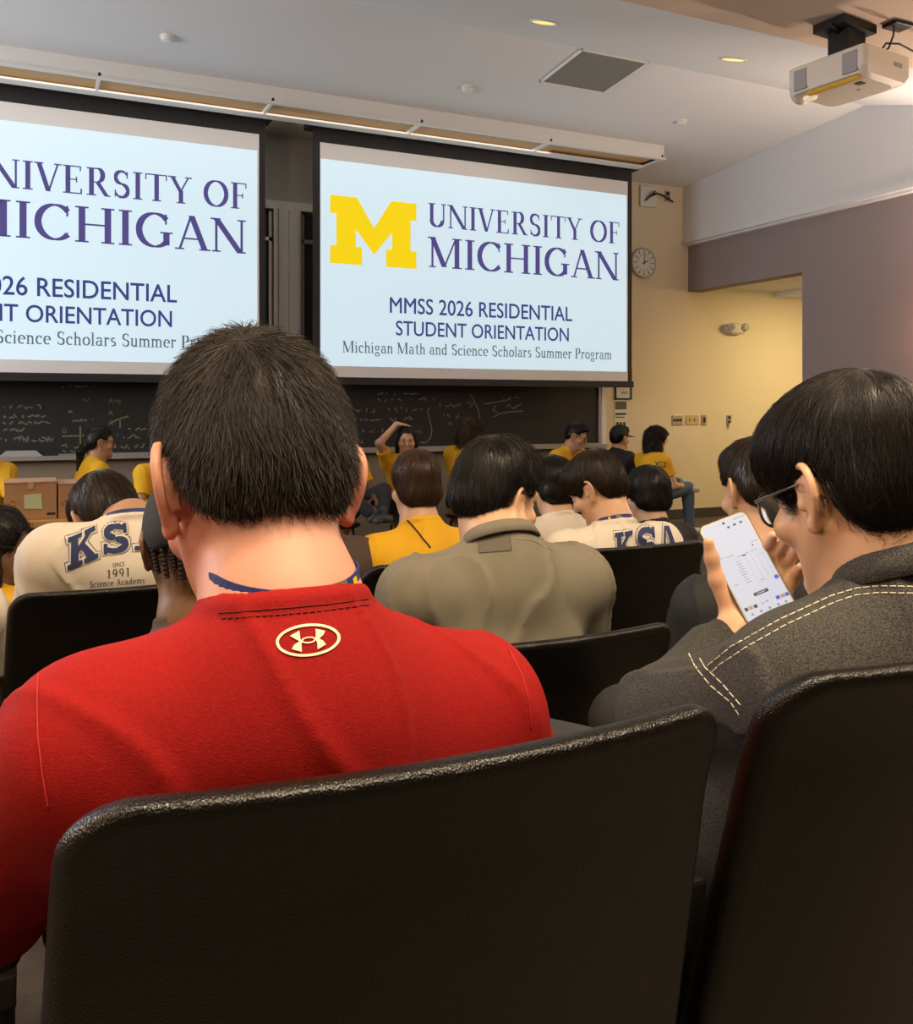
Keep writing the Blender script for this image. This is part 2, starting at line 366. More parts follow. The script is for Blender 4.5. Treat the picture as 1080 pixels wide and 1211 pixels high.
# chalk writing: strokes lie on the slate
def chalk_strokes(board, strokes, texts, m, name='chalk_writing'):
    mb = MB(); ox, oy, oz = board.location
    def pt(u, v): q = PY(u, v, 8.249); return Vector((q.x-ox, -.0015, q.z-oz))
    for s_ in strokes:
        P_ = [pt(*a) for a in s_]
        for i in range(len(P_)-1):
            a, b = P_[i], P_[i+1]; d = (b-a); n = Vector((-d.z, 0, d.x)).normalized()*.006
            mb.add([a-n, b-n, b+n, a+n], [(0, 1, 2, 3)])
    for (t_, u, v, h) in texts:
        a = pt(u, v); vv, ff = sans(t_, False); hh = h/1080*8.2*1.25
        mb.add([(a.x+x*hh*.72, -.0015, a.z+y*hh*.72) for x, y in vv], ff)
    return tag(mb.build(name, m, board), kind='stuff')
def squig(u, v, L, h, seed):
    r = random.Random(seed); out = []; x = u
    while x < u+L:
        n = r.randint(2, 4); st = [(x+r.uniform(0, 3), v-r.uniform(0, h))]
        for _ in range(n): st.append((st[-1][0]+r.uniform(-1.5, 4), v-r.uniform(0, h)))
        out.append(st); x += r.uniform(5, 9)
    return out
S1 = []
for i, (u, v, L, h) in enumerate([(2, 484, 50, 5), (4, 495, 44, 5), (4, 503, 50, 5), (2, 510, 20, 5), (0, 523, 56, 7), (80, 490, 12, 5), (84, 499, 28, 4), (98, 475, 6, 4), (74, 458, 40, 2)]): S1 += squig(u, v, L, h, i)
chalk_strokes(CB_L, S1, [], M_chalk)
S2 = [[(73, 516), (104, 515)], [(95, 504), (95, 530)], [(132, 500), (137, 497), (143, 495), (152, 492)], [(142, 497), (142, 506)]]
for i, (u, v, L, h) in enumerate([(70, 530, 22, 6), (72, 536, 12, 4), (138, 520, 32, 6), (140, 531, 30, 6), (150, 509, 18, 5)]): S2 += squig(u, v, L, h, 50+i)
chalk_strokes(CB_L, S2, [('G', 73, 512, 6), ('A=b', 128, 477, 6), ('A', 128, 491, 6), ('A', 128, 503, 6)], M_chalky)
S3 = [[(508, 482), (506, 486), (508, 496), (511, 508), (509, 518), (503, 524), (497, 523)], [(556, 466), (561, 474), (566, 486), (568, 497)], [(572, 478), (590, 475), (604, 472)], [(583, 493), (592, 489), (604, 487), (619, 486)], [(586, 480), (583, 485), (589, 488)]]
for i, (u, v, L, h) in enumerate([(444, 468, 40, 4), (445, 476, 26, 5), (494, 474, 26, 5), (418, 488, 22, 5), (458, 487, 40, 5), (418, 498, 30, 3), (460, 498, 28, 6), (418, 512, 26, 5), (450, 512, 14, 5), (520, 482, 40, 6), (524, 495, 18, 6), (528, 505, 12, 6), (593, 473, 18, 4), (598, 484, 18, 7)]): S3 += squig(u, v, L, h, 90+i)
chalk_strokes(CB_R, S3, [('A', 426, 525, 6), ('b', 443, 525, 6), ('(ms)', 490, 512, 5), ('=0', 552, 478, 5)], M_chalk)

# ------------------------------------------------------------------ projection screens
M_lit = mat('projected_white', (.35, .4, .42), .9, emit=((.58, .76, .86), .90))
M_scr = mat('unlit_screen_cloth', (.78, .77, .77), .9)
M_navy = mat('projected_purple', (.02, .02, .05), .9, emit=((.085, .065, .25), .9))
M_navy2 = mat('projected_blue', (.02, .02, .05), .9, emit=((.055, .075, .25), .9))
M_greytxt = mat('projected_grey', (.02, .03, .04), .9, emit=((.10, .15, .19), .9))
M_maize = mat('projected_yellow', (.3, .2, .01), .9, emit=((.86, .63, .0), .98))
def screen(xl, label):
    """xl: left edge of the lit picture (3.30 m x 1.85 m)"""
    t = thing('projection_screen', label, 'projection screen', (xl, 7.85, 1.51))
    W, z0, z1 = 3.30, .135, 1.975
    MB().box((-.07, .0, 0), (W+.07, .012, 2.35)).build('cloth_border', M_black, t)
    MB().box((-.005, -.004, .035), (W+.015, 0, 2.12)).build('cloth', M_scr, t)
    pic = MB().box((0, -.006, z0), (W, -.004, z1)).build('projected_picture', M_lit, t)
    MB().box((-.08, -.02, -.03), (W+.08, .03, .035)).build('bottom_bar', M_black, t)
    MB().box((-.12, -.06, 2.24), (W+.12, .12, 2.45)).build('roller_case', M_black, t)
    def put(name, vf, x0, x1, y, h, m, dx=0, dy=0):
        v, f = vf; v = fit(v, x0, x1, y, h); return MB().add([(a, -.0075, b) for a, b in v], f).build(name, m, pic)
    mpts = [(0,.76),(.30,.76),(.5,.43),(.70,.76),(1,.76),(1,.56),(.93,.56),(.93,.2),(1,.2),(1,0),(.64,0),(.64,.2),(.71,.2),(.71,.40),(.5,.13),(.29,.40),(.29,.2),(.36,.2),(.36,0),(0,0),(0,.2),(.07,.2),(.07,.56),(0,.56)]
    mv = [(.085+x*.835, -.0075, 1.053+y*.80) for x, y in mpts]
    tri = tessellate_polygon([[Vector((a, c, 0)) for a, b, c in mv]])
    MB().add(mv, [tuple(q) for q in tri]).build('block_letter', M_maize, pic)
    qq, wd = word('UNIVERSITY OF', .05); sp = word('UNIVERSITY', .05)[1]+.1; a_ = [q for q in qq if q[0][0] < sp]; b_ = [q for q in qq if q[0][0] >= sp]; kx = 2.18/wd
    for qs_ in (a_, b_): MB().add([(1.035+x*kx, -.0075, 1.46+y*.222) for q in qs_ for x, y in q], [tuple(range(4*i, 4*i+4)) for i in range(len(qs_))]).build('lettering', M_navy, pic)
    put('lettering', quads_to_vf(word('MICHIGAN', .05)[0]), 1.04, 3.20, 1.08, .285, M_navy)
    put('lettering', sans('MMSS 2026 RESIDENTIAL'), .655, 2.63, .635, .145, M_navy2)
    put('lettering', sans('STUDENT ORIENTATION'), .715, 2.59, .43, .135, M_navy2)
    put('lettering', quads_to_vf(word('Michigan Math and Science Scholars Summer Program', .03)[0]), .20, 3.11, .258, .105, M_greytxt)
    return t
screen(2.39, 'right-hand projection screen showing the yellow block M and the whole orientation title')
screen(-1.475, 'left-hand projection screen, its slide cut off by the left picture edge')

# ------------------------------------------------------------------ ceiling fittings
def cz(y):   # ceiling height
    if y > 5.82: return 3.981-(y-5.82)*.0787
    if y > 4.05: return 3.46+(y-4.05)*.2944
    return 3.46
t = thing('light_trough', 'long white ceiling light trough with wood-coloured inside, above the screens', 'ceiling light', (1.0, 7.48, 3.738))
L0, L1 = -4.8, 4.73
zt = .105
MB().box((L0, -.20, 0), (L1, -.17, .126)).box((L0, .17, -.0), (L1, .20, zt-.01)).box((L1-.03, -.17, .001), (L1-.001, .17, zt-.02)).box((L0, -.17, .09), (L1-.03, .17, zt-.012)).build('housing', M_plasticwhite, t)
MB().box((L0, -.168, .02), (L1-.03, .168, .09)).build('inner_lining', M_woodbeige, t)
MB().box((L0, -.215, -.016), (L1+.01, -.17, .0)).box((L0, .10, -.016), (L1-.01, .215, 0)).build('flange', M_plasticwhite, t)
for x in [-4.4+i*1.305 for i in range(7)]+[4.71]:
    MB().box((x-.01, -.2, -.012), (x+.01, .2, .03)).build('crossbar', M_plasticwhite, t)
def on_ceiling(u, v, zoff=0):
    r = ray(u, v); lo, hi = .5, 8.3
    for _ in range(50):
        y = (lo+hi)/2; z = CZ+r.z*y/r.y
        if z < cz(y): lo = y
        else: hi = y
    return Vector((r.x*lo/r.y, lo, cz(lo)))
for (u, v), lab in zip([(198, 43), (553, 103), (806, 143)], ['small white ceiling disc above the left projection screen', 'small white ceiling disc above the middle of the right screen', 'small white ceiling disc near the right wall, past the trough end']):
    q = on_ceiling(u, v); n = Vector((0, -.0787, -1)).normalized()
    t = thing('smoke_detector', lab, 'smoke detector', q, 'ceiling discs')
    MB().lathe([(.05, -.005), (.052, .010), (.048, .014)], (0, 0, 0), n).build('base', M_plasticwhite, t, True)
    MB().lathe([(.044, .012), (.043, .030), (.03, .036), (.001, .036)], (0, 0, 0), n).build('cover', M_plasticwhite, t, True)
M_lampglow = mat('warm_lamp', (1, .8, .4), .5, emit=((1, .62, .16), 1.1))
for (u, v), lab in zip([(643, 26), (868, 70)], ['yellow-glowing round downlight in the sloped ceiling band, the left of two', 'yellow-glowing round downlight in the sloped ceiling band, beside the projector']):
    q = on_ceiling(u, v); n = Vector((0, .2824, -.9593))
    t = thing('downlight', lab, 'ceiling light', q, 'round downlights')
    MB().lathe([(.075, -.004), (.095, .0), (.094, .008), (.078, .008), (.078, -.004)], (0, 0, 0), n).build('trim_ring', M_plasticwhite, t, True)
    MB().lathe([(.078, .0), (.076, .004), (.001, .004)], (0, 0, 0), n).build('lamp', M_lampglow, t)
# square return-air panel
cv = on_ceiling(703, 83); sl = math.atan(.0787)
t = thing('ceiling_vent', 'square grey vent panel with white frame in the ceiling', 'vent', (4.115, 6.115, cz(6.115)-.004)); t.rotation_euler = (-sl, 0, 0)
fr = MB()
for s_ in (-1, 1):
    fr.box((-.31, s_*.31-.015*(s_ > 0)-.0, -.012), (.31, s_*.31+.015*(s_ < 0)+0, .01)); fr.box((min(s_*.31, s_*.295), -.31, -.012), (max(s_*.31, s_*.295), .31, .01))
fr.build('frame', M_plasticwhite, t); MB().box((-.296, -.296, -.004), (.296, .296, .01)).build('grille', M_vent, t)
for (x, y) in UNSEEN_TROFFER:
    t = thing('unseen_troffer', 'unseen recessed ceiling light panel over the audience', 'ceiling light', (x, y, 3.44), 'unseen troffers over the audience')
    MB().box((-.6, -.32, -.02), (.6, -.29, .02)).box((-.6, .29, -.02), (.6, .32, .02)).box((-.6, -.3, -.02), (-.57, .3, .02)).box((.57, -.3, -.02), (.6, .3, .02)).build('frame', M_plasticwhite, t)
    MB().box((-.57, -.29, 0), (.57, .29, .015)).build('diffuser', mat('lit_diffuser', (.9, .9, .85), .5, emit=((1, .85, .65), 3)), t)
for (x, y) in UNSEEN_DOWN:
    t = thing('downlight', 'unseen warm downlight added over the back rows', 'ceiling light', (x, y, 3.46), 'unseen downlights over the back rows')
    MB().lathe([(.085, -.002), (.105, .0), (.104, .008), (.088, .010), (.085, -.002)], (0, 0, 0), (0, 0, -1)).build('trim_ring', M_plasticwhite, t, True)
    MB().lathe([(.085, -.0005), (.001, -.0005)], (0, 0, 0), (0, 0, -1)).build('lamp', M_lampglow, t)
for (x, y, z) in UNSEEN_SCONCE:
    s_ = -1 if x > 0 else 1; t = thing('unseen_sconce', 'unseen half-round uplight on the side wall', 'wall lamp', (6.9 if x > 0 else -4.0, y, z), 'unseen uplights on the side walls')
    MB().prism([(0, -.10), (s_*.08, -.04), (s_*.12, .06), (0, .06)], 1, -.18, .18).build('shade', M_plasticwhite, t)

# ------------------------------------------------------------------ projector under the ceiling
t = thing('projector', 'large white ceiling-mounted projector with yellow stripe, at upper right', 'projector', tuple(PD(1003, 92, 5.2))); t.rotation_euler = (0, 0, math.radians(7)); PZ = 3.46-t.location.z
PW, PL, z0, z1 = .42, .50, -.085, .085
body = MB()
def rr(x0, x1, y0, y1, r, n=5):
    o = []
    for cx, cy, a0 in ((x1-r, y1-r, 0), (x0+r, y1-r, 90), (x0+r, y0+r, 180), (x1-r, y0+r, 270)):
        for i in range(n+1): a = math.radians(a0+90*i/n); o.append((cx+r*math.cos(a), cy+r*math.sin(a)))
    return o
rings = [(z1, .02, .03), (z1-.012, 0, .03), (z0+.05, 0, .03), (z0+.014, .012, .05), (z0, .05, .08)]
v = []; f = []
for z, ins, r in rings: v += [(x, y, z) for x, y in rr(-PW/2+ins, PW/2-ins, -PL/2+ins, PL/2-ins, r)]
n = 24
for i in range(len(rings)-1):
    for k in range(n): f.append((i*n+k, i*n+(k+1) % n, (i+1)*n+(k+1) % n, (i+1)*n+k))
f.append(tuple(range(n))); f.append(tuple(reversed(range(n*4, n*5))))
body.add(v, f); body.build('body', M_projbody, t)
MB().box((-PW/2-.004, -PL/2+.05, -.06), (-PW/2+.01, -PL/2+.14, .055)).build('air_grille', M_grille, t)
MB().box((-PW/2-.004, PL/2-.13, -.06), (-PW/2+.01, PL/2-.05, .055)).build('air_grille', M_grille, t)
MB().box((-PW/2+.012, -PL/2+.06, -.097), (-PW/2+.05, PL/2-.12, -.080)).build('stripe', mat('yellow_stripe', (.62, .38, .01), .5), t)
MB().lathe([(.075, 0), (.075, .03), (.06, .05), (.055, .035), (.001, .035)], (-.10, PL/2-.03, -.03), (0, 1, 0)).build('lens_ring', M_projbody, t, True)
MB().lathe([(.040, .0), (.034, .010), (.018, .016), (.001, .017)], (-.12, PL/2-.09, -.088), (0, 0, -1)).build('lens', mat('lens_glass', (.9, .8, .6), .1, emit=((1, .85, .6), .45)), t, True)
MB().box((.05, -PL/2-.004, .0), (.12, -PL/2+.01, .022)).build('maker_badge', M_grille, t)
MB().box((-.10, -PL/2+.10, z0-.004), (-.06, -PL/2+.14, z0+.01)).build('screw_cover', M_ink, t)
MB().box((.0, -PL/2+.18, z0-.002), (.02, -PL/2+.2, z0+.01)).build('screw_cover', M_grille, t)
mt = MB().box((-.15, -.08, PZ-.05), (.15, .12, PZ)).box((-.07, -.05, .10), (.09, .08, PZ-.02)).tube([(-.18, 0, PZ-.05), (.19, .05, PZ-.05)], .018, 6).box((-.12, -.10, .095), (.13, .12, .115))
for sx in (-.1, .1):
    for sy in (-.08, .1): mt.tube([(sx, sy, .06), (sx*.8, sy*.7, .12)], .012, 6)
mt.build('ceiling_mount', M_metal, t)
cb = thing('ceiling_cable_box', 'small dark cable outlet on the ceiling beside the projector', 'outlet', tuple(PD(1062, 30, 5.2)*1.0)); cb.location.z = 3.45
MB().box((-.07, -.05, -.012), (.07, .05, .01), bev=.004).build('plate', M_metal, cb)
MB().tube([(-.03, 0, -.01), (-.035, .0, -.06), (-.05, .02, -.13), (-.09, .04, -.16)], .006, 6).build('cable', M_ink, cb)
MB().tube([(.5, .1, -.09), (.2, .06, -.09), (.05, .03, -.085), (-.06, .03, -.10), (-.1, .04, -.16)], .006, 6).build('cable', M_ink, cb)

# ------------------------------------------------------------------ things on the front wall
t = thing('wall_clock', 'round white wall clock with grey rim reading about noon', 'clock', (6.255, 8.33, 2.885))
MB().lathe([(.168, -.0), (.170, .03), (.160, .045), (.150, .04), (.150, 0)], (0, 0, 0), (0, -1, 0), 40).build('rim', M_alu, t, True)
MB().lathe([(.151, 0), (.151, .03), (.001, .03)], (0, 0, 0), (0, -1, 0), 40).build('face', mat('clock_face', (.72, .73, .70), .5), t)
mk = MB()
for h in range(12):
    a = h*PI/6; c_, s_ = math.cos(a), math.sin(a); r0, r1, w_ = .112, .138, .006
    mk.add([(s_*r0+c_*w_, -.0315, c_*r0-s_*w_), (s_*r1+c_*w_, -.0315, c_*r1-s_*w_), (s_*r1-c_*w_, -.0315, c_*r1+s_*w_), (s_*r0-c_*w_, -.0315, c_*r0+s_*w_)], [(0, 1, 2, 3)])
for h in range(12):
    a = h*PI/6; vv, ff = sans(str(12 if h == 0 else h), False); vv = vv*.026; vv[:, 0] -= vv[:, 0].max()/2; vv[:, 1] -= .013
    mk.add([(math.sin(a)*.09+x, -.0315, math.cos(a)*.09+y) for x, y in vv], ff)
mk.build('numerals', M_ink, t)
def hand_(name, ang, L, w_):
    a = math.radians(ang); c_, s_ = math.cos(a), math.sin(a)
    MB().add([(-s_*.02+c_*w_, -.034, -c_*.02-s_*w_), (s_*L+c_*w_*.5, -.034, c_*L-s_*w_*.5), (s_*L-c_*w_*.5, -.034, c_*L+s_*w_*.5), (-s_*.02-c_*w_, -.034, -c_*.02+s_*w_)], [(0, 1, 2, 3)]).build(name, M_ink, t)
hand_('minute_hand', 6, .12, .006); hand_('hour_hand', 62, .06, .008)
t = thing('wall_bracket', 'square white wall plate with a bracket arm, above the clock', 'wall bracket', (6.33, 8.33, 3.63))
MB().box((-.12, -.03, -.115), (.10, 0, .115), bev=.006).build('plate', M_plasticwhite, t)
MB().tube([(0, -.03, 0), (.03, -.12, .02), (.10, -.14, .0), (.24, -.14, -.06)], .012, 6).tube([(-.06, -.04, -.05), (.03, -.1, .05)], .01, 6).build('arm', M_metal, t)
def plate(name, label, x, z, w_, h_, m, kind):
    t = thing(name, label, kind, (x, 8.33, z)); MB().box((-w_/2, -.012, -h_/2), (w_/2, 0, h_/2), bev=.003).build('plate', m, t); return t
t = plate('power_outlet', 'small dark power outlet high on the wall, right of the bracket', 6.60, 3.665, .07, .12, M_grille, 'outlet')
for z in (-.028, .028): MB().box((-.022, -.015, z-.018), (.022, -.01, z+.018)).build('socket', M_ink, t)
t = plate('switch_plate', 'steel three-gang switch plate, leftmost of the row on the cream wall', 6.74, 1.127, .145, .115, M_steel, 'switch')
for i in (-1, 0, 1): MB().box((i*.042-.006, -.026, -.014), (i*.042+.006, -.01, .016)).build('toggle', M_ink, t)
t = plate('control_plate', 'wide beige control plate between the steel switches', 6.955, 1.128, .18, .11, M_beigeplate, 'switch')
for i in (-1, 1): MB().lathe([(.018, .01), (.016, .022), (.001, .022)], (i*.035, 0, .005), (0, -1, 0), 16).build('knob', M_steel, t)
t = plate('switch_plate', 'narrow steel switch plate just right of the beige control plate', 7.125, 1.127, .066, .12, M_steel, 'switch')
MB().box((-.008, -.024, -.03), (.008, -.01, .03)).build('toggle', M_ink, t)
t = plate('power_outlet', 'lone steel outlet at the right end of the wall row', 7.50, 1.127, .066, .11, M_steel, 'outlet')
for z in (-.026, .026): MB().box((-.018, -.015, z-.015), (.018, -.01, z+.015)).build('socket', M_ink, t)
MB().box((-.014, -.04, -.075), (.014, -.01, -.04)).build('plug', M_plasticwhite, t)
# emergency light
t = thing('emergency_light', 'cream emergency light unit with two lamp heads on the front wall', 'emergency light', (7.56, 8.33, 2.20))
v = []; f = []
for j, (sc_, y) in enumerate(((1, 0), (1, -.05), (.9, -.08), (.7, -.095))):
    for k in range(24):
        a = 2*PI*k/24; ex = abs(math.cos(a))**.75*(1 if math.cos(a) > 0 else -1); ez = abs(math.sin(a))**.9*(1 if math.sin(a) > 0 else -1)
        v.append((.15*ex*sc_, y, .062*ez*sc_-(.012 if ez < 0 else 0)*sc_))
for j in range(3):
    for k in range(24): f.append((j*24+k, (j+1)*24+k, (j+1)*24+(k+1) % 24, j*24+(k+1) % 24))
f.append(tuple(reversed(range(72, 96))))
MB().add(v, f).build('housing', mat('cream_plastic', (.62, .58, .50), .5), t, True)
for i in (-1, 1):
    h = MB().lathe([(.03, -.02), (.045, .01), (.046, .04), (.040, .048), (.001, .044)], (i*.095, -.085, .015), (i*.35, -1, 0), 20).build('lamp_head', MATS['cream_plastic'], t, True)
    MB().lathe([(.036, .043), (.03, .0495), (.001, .050)], (i*.095, -.085, .015), (i*.35, -1, 0), 20).build('lens', M_grille, h, True)
MB().lathe([(.006, .09), (.005, .098), (.001, .1)], (.03, 0, -.045), (0, -1, 0), 10).build('indicator', mat('red_indicator', (.8, .05, .03), .4, emit=((1, .1, .05), 1)), t)
# framed notice and poster
t = thing('framed_notice', 'black-framed white notice on the wall at the screen corner', 'notice', (5.99, 8.33, 1.51))
MB().box((-.11, -.02, -.15), (.11, 0, -.135)).box((-.11, -.02, .135), (.11, 0, .20)).box((-.11, -.02, -.15), (-.097, 0, .15)).box((.097, -.02, -.15), (.11, 0, .15)).build('frame', M_ink, t)
MB().box((-.10, -.008, -.14), (.10, -.002, .14)).build('sheet', M_paper, t)
pr = MB()
for i in range(5): pr.box((-.07, -.0095, .08-i*.03), (.02+.04*(i % 2), -.008, .088-i*.03))
pr.box((-.03, -.0095, -.09), (.06, -.008, -.06)).build('print', M_grille, t)
t = thing('paper_poster', 'tall paper notice with green picture, taped under the framed notice', 'poster', (5.96, 8.33, 1.19))
MB().box((-.085, -.006, -.17), (.085, 0, .17)).build('sheet', M_paper, t)
MB().box((-.075, -.008, .06), (.075, -.006, .15)).build('picture', mat('poster_green', (.10, .14, .08), .8), t)
pr = MB()
for i in range(3): pr.box((-.06+i*.045, -.008, -.12), (-.03+i*.045, -.006, -.08))
pr.box((-.07, -.008, .0), (.07, -.006, .02)).box((-.07, -.008, -.03), (.05, -.006, -.02)).build('print', M_ink, t)
MB().box((-.087, -.010, .168), (.087, 0, .185)).box((-.087, -.010, -.185), (.087, 0, -.168)).build('holder_rail', M_ink, t)
# ------------------------------------------------------------------ implicit forms -> one continuous mesh
V3 = lambda *a: np.array(a, float)
def smin(a, b, k):
    if k <= 0: return np.minimum(a, b)
    h = np.maximum(k-np.abs(a-b), 0)/k; return np.minimum(a, b)-h*h*k*.25
def smax(a, b, k): return -smin(-a, -b, k)
def nrm(v): v = np.asarray(v, float); return v/np.linalg.norm(v)
def cap(a, b, ra, rb=None, flat=None):
    """tapered round limb; flat=(axis, factor) squeezes it along axis"""
    a = np.asarray(a, float); b = np.asarray(b, float); rb = ra if rb is None else rb
    ba = b-a; L2 = max(float(ba@ba), 1e-12)
    def fn(p):
        q = p-a; t = np.clip(q@ba/L2, 0, 1); q = q-t[..., None]*ba
        if flat is not None:
            n, s = flat; qn = q@n; q = q+(qn*(1/s-1))[..., None]*n
            return (np.sqrt((q*q).sum(-1))-(ra+t*(rb-ra)))*s**.5
        return np.sqrt((q*q).sum(-1))-(ra+t*(rb-ra))
    m = max(ra, rb); return fn, np.minimum(a, b)-m, np.maximum(a, b)+m
def cone(a, b, ra, rb):
    """tapered tube with flat ends (sleeves, trouser legs)"""
    a = np.asarray(a, float); b = np.asarray(b, float); ba = b-a; L = np.linalg.norm(ba); u = ba/L
    def fn(p):
        q = p-a; h = q@u; t = np.clip(h/L, 0, 1); r = np.sqrt(np.maximum((q*q).sum(-1)-h*h, 0))
        return smax(r-(ra+t*(rb-ra)), np.abs(h-L/2)-L/2, .006)
    m = max(ra, rb); return fn, np.minimum(a, b)-m, np.maximum(a, b)+m
def chain(pts, r, n=None, closed=False):
    """even cord along a path"""
    P = np.asarray(pts, float)
    if n:
        t = np.linspace(0, len(P)-1, n); i = np.clip(t.astype(int), 0, len(P)-2); f_ = (t-i)[:, None]
        p0, p1, p2, p3 = P[np.maximum(i-1, 0)], P[i], P[i+1], P[np.minimum(i+2, len(P)-1)]
        P = .5*((2*p1)+(-p0+p2)*f_+(2*p0-5*p1+4*p2-p3)*f_**2+(-p0+3*p1-3*p2+p3)*f_**3)
    rr_ = r if isinstance(r, (list, np.ndarray)) else [r]*len(P)
    seg = [cap(P[i], P[i+1], rr_[i], rr_[i+1])[0] for i in range(len(P)-1)]
    def fn(p):
        d = seg[0](p)
        for g in seg[1:]: d = np.minimum(d, g(p))
        return d
    m = max(rr_); return fn, P.min(0)-m, P.max(0)+m
def ell(c, r, R=None):
    c = np.asarray(c, float); r = np.asarray(r, float)
    def fn(p):
        q = p-c
        if R is not None: q = q@R
        k0 = np.sqrt(((q/r)**2).sum(-1)); k1 = np.sqrt(((q/(r*r))**2).sum(-1)); return k0*(k0-1)/np.maximum(k1, 1e-9)
    e = r if R is None else np.sqrt(((R*r)**2).sum(1))
    return fn, c-e, c+e
class Form:
    def __init__(s): s.ops = []
    def add(s, prim, k=.01): s.ops.append(('u', prim, k)); return s
    def cut(s, prim, k=.004): s.ops.append(('s', prim, k)); return s
    def keep(s, fn, k=.004): s.ops.append(('i', (fn, None, None), k)); return s
    def wobble(s, fn): s.ops.append(('n', (fn, None, None), 0)); return s
    def at(s, P):
        v = np.full(P.shape[:-1], 9.)
        for o, (fn, lo, hi), k in s.ops:
            d = fn(P)
            v = smin(v, d, k) if o == 'u' else smax(v, -d, k) if o == 's' else smax(v, d, k) if o == 'i' else v+d
        return v
    def grad(s, P, e=.002):
        g = np.stack([s.at(P+d)-s.at(P-d) for d in np.eye(3)*e], -1); return g/np.maximum(np.linalg.norm(g, axis=-1, keepdims=True), 1e-9)
    def net(s, h, pad=.02, lo=None, hi=None):
        L = np.min([p[1] for o, p, k in s.ops if o == 'u'], 0)-pad if lo is None else np.asarray(lo, float)
        U = np.max([p[2] for o, p, k in s.ops if o == 'u'], 0)+pad if hi is None else np.asarray(hi, float)
        n = np.ceil((U-L)/h).astype(int)+1
        ax = [L[i]+h*np.arange(n[i]) for i in range(3)]
        v = np.full(n, .5)
        for o, (fn, a, b), k in s.ops:
            if a is None: sl = (slice(None),)*3
            else:
                m = k+3*h; i0 = np.clip(np.floor((a-m-L)/h).astype(int), 0, n); i1 = np.clip(np.ceil((b+m-L)/h).astype(int)+1, 0, n)
                if (i1 <= i0).any(): continue
                sl = tuple(slice(i0[i], i1[i]) for i in range(3))
            P = np.stack(np.meshgrid(ax[0][sl[0]], ax[1][sl[1]], ax[2][sl[2]], indexing='ij'), -1)
            d = fn(P); w_ = v[sl]
            v[sl] = smin(w_, d, k) if o == 'u' else smax(w_, -d, k) if o == 's' else smax(w_, d, k) if o == 'i' else w_+d
        return surface_nets(v, L, h)
def surface_nets(v, L, h):
    n = np.array(v.shape); ins = v < 0
    c = [ins[i:n[0]-1+i, j:n[1]-1+j, k:n[2]-1+k] for i in (0, 1) for j in (0, 1) for k in (0, 1)]
    s = sum(x.astype(np.int8) for x in c); act = (s > 0) & (s < 8); idx = np.full(act.shape, -1); ii = np.argwhere(act); idx[act] = np.arange(len(ii))
    acc = np.zeros((len(ii), 3)); cnt = np.zeros(len(ii))
    cor = [(i, j, k) for i in (0, 1) for j in (0, 1) for k in (0, 1)]
    cv = {q: v[ii[:, 0]+q[0], ii[:, 1]+q[1], ii[:, 2]+q[2]] for q in cor}
    for q in cor:
        for a in range(3):
            if q[a] == 0:
                r = tuple(q[t]+(t == a) for t in range(3)); va, vb = cv[q], cv[r]; m = (va < 0) != (vb < 0)
                t = np.where(m, va/np.where(m, va-vb, 1), 0); pt = np.tile(np.array(q, float), (len(ii), 1)); pt[:, a] = t
                acc[m] += pt[m]; cnt[m] += 1
    V = L+h*(ii+acc/np.maximum(cnt, 1)[:, None])
    F = []
    for a in range(3):
        b, d = (a+1) % 3, (a+2) % 3
        lo = [slice(None)]*3; hi = [slice(None)]*3; lo[a] = slice(0, n[a]-1); hi[a] = slice(1, n[a])
        for q in (b, d): lo[q] = slice(1, n[q]-1); hi[q] = slice(1, n[q]-1)
        A = ins[tuple(lo)]; B = ins[tuple(hi)]; m = np.argwhere(A != B)
        if not len(m): continue
        e = m.copy(); e[:, b] += 1; e[:, d] += 1
        flip = A[tuple(m.T)]
        def cell(db, dd): x = e.copy(); x[:, b] += db; x[:, d] += dd; return idx[tuple(x.T)]
        Q = np.stack([cell(-1, -1), cell(0, -1), cell(0, 0), cell(-1, 0)], 1)
        Q[~flip] = Q[~flip][:, ::-1]; F.append(Q)
    return V, np.concatenate(F) if F else np.zeros((0, 4), int)
def waves(seed, scale, n=7, stretch=(1, 1, 1)):
    r = np.random.default_rng(seed); K = r.normal(size=(n, 3)); K /= np.linalg.norm(K, axis=1)[:, None]; K *= scale*r.uniform(.6, 1.7, (n, 1))*np.array(stretch); ph = r.uniform(0, 6.28, n); K2 = r.normal(size=(3, 3))*scale*.4
    def f(P):
        Q = P+.35/scale*np.sin(P@K2); o = 0
        for i in range(n): o = o+np.sin(Q@K[i]+ph[i])
        return o/n**.5
    return f
class Frame:
    def __init__(s, c, R, k=1.): s.c = np.asarray(c, float); s.R = np.asarray(R, float); s.k = k
    def p(s, *a): a = a[0] if len(a) == 1 else a; return s.c+s.R@(np.asarray(a, float)*s.k)
    def cap(s, a, b, ra, rb=None, flat=None): return cap(s.p(a), s.p(b), ra*s.k, None if rb is None else rb*s.k, None if flat is None else (s.R@np.asarray(flat[0], float), flat[1]))
    def ell(s, c, r): return ell(s.p(c), np.asarray(r)*s.k, s.R)
    def loc(s, P): return ((P-s.c)@s.R)/s.k
    def pts(s, V): return s.c+(np.asarray(V)*s.k)@s.R.T
def joined(*nets):
    V = []; F = []; b = 0
    for v, f in nets: V.append(v); F.append(f+b); b += len(v)
    return np.concatenate(V), np.concatenate(F)
def mesh_obj(name, vf, m, parent, root):
    v, f = vf; o = new_obj(name, np.asarray(v)-np.asarray(root), f, m, None, True); o.parent = parent; return o

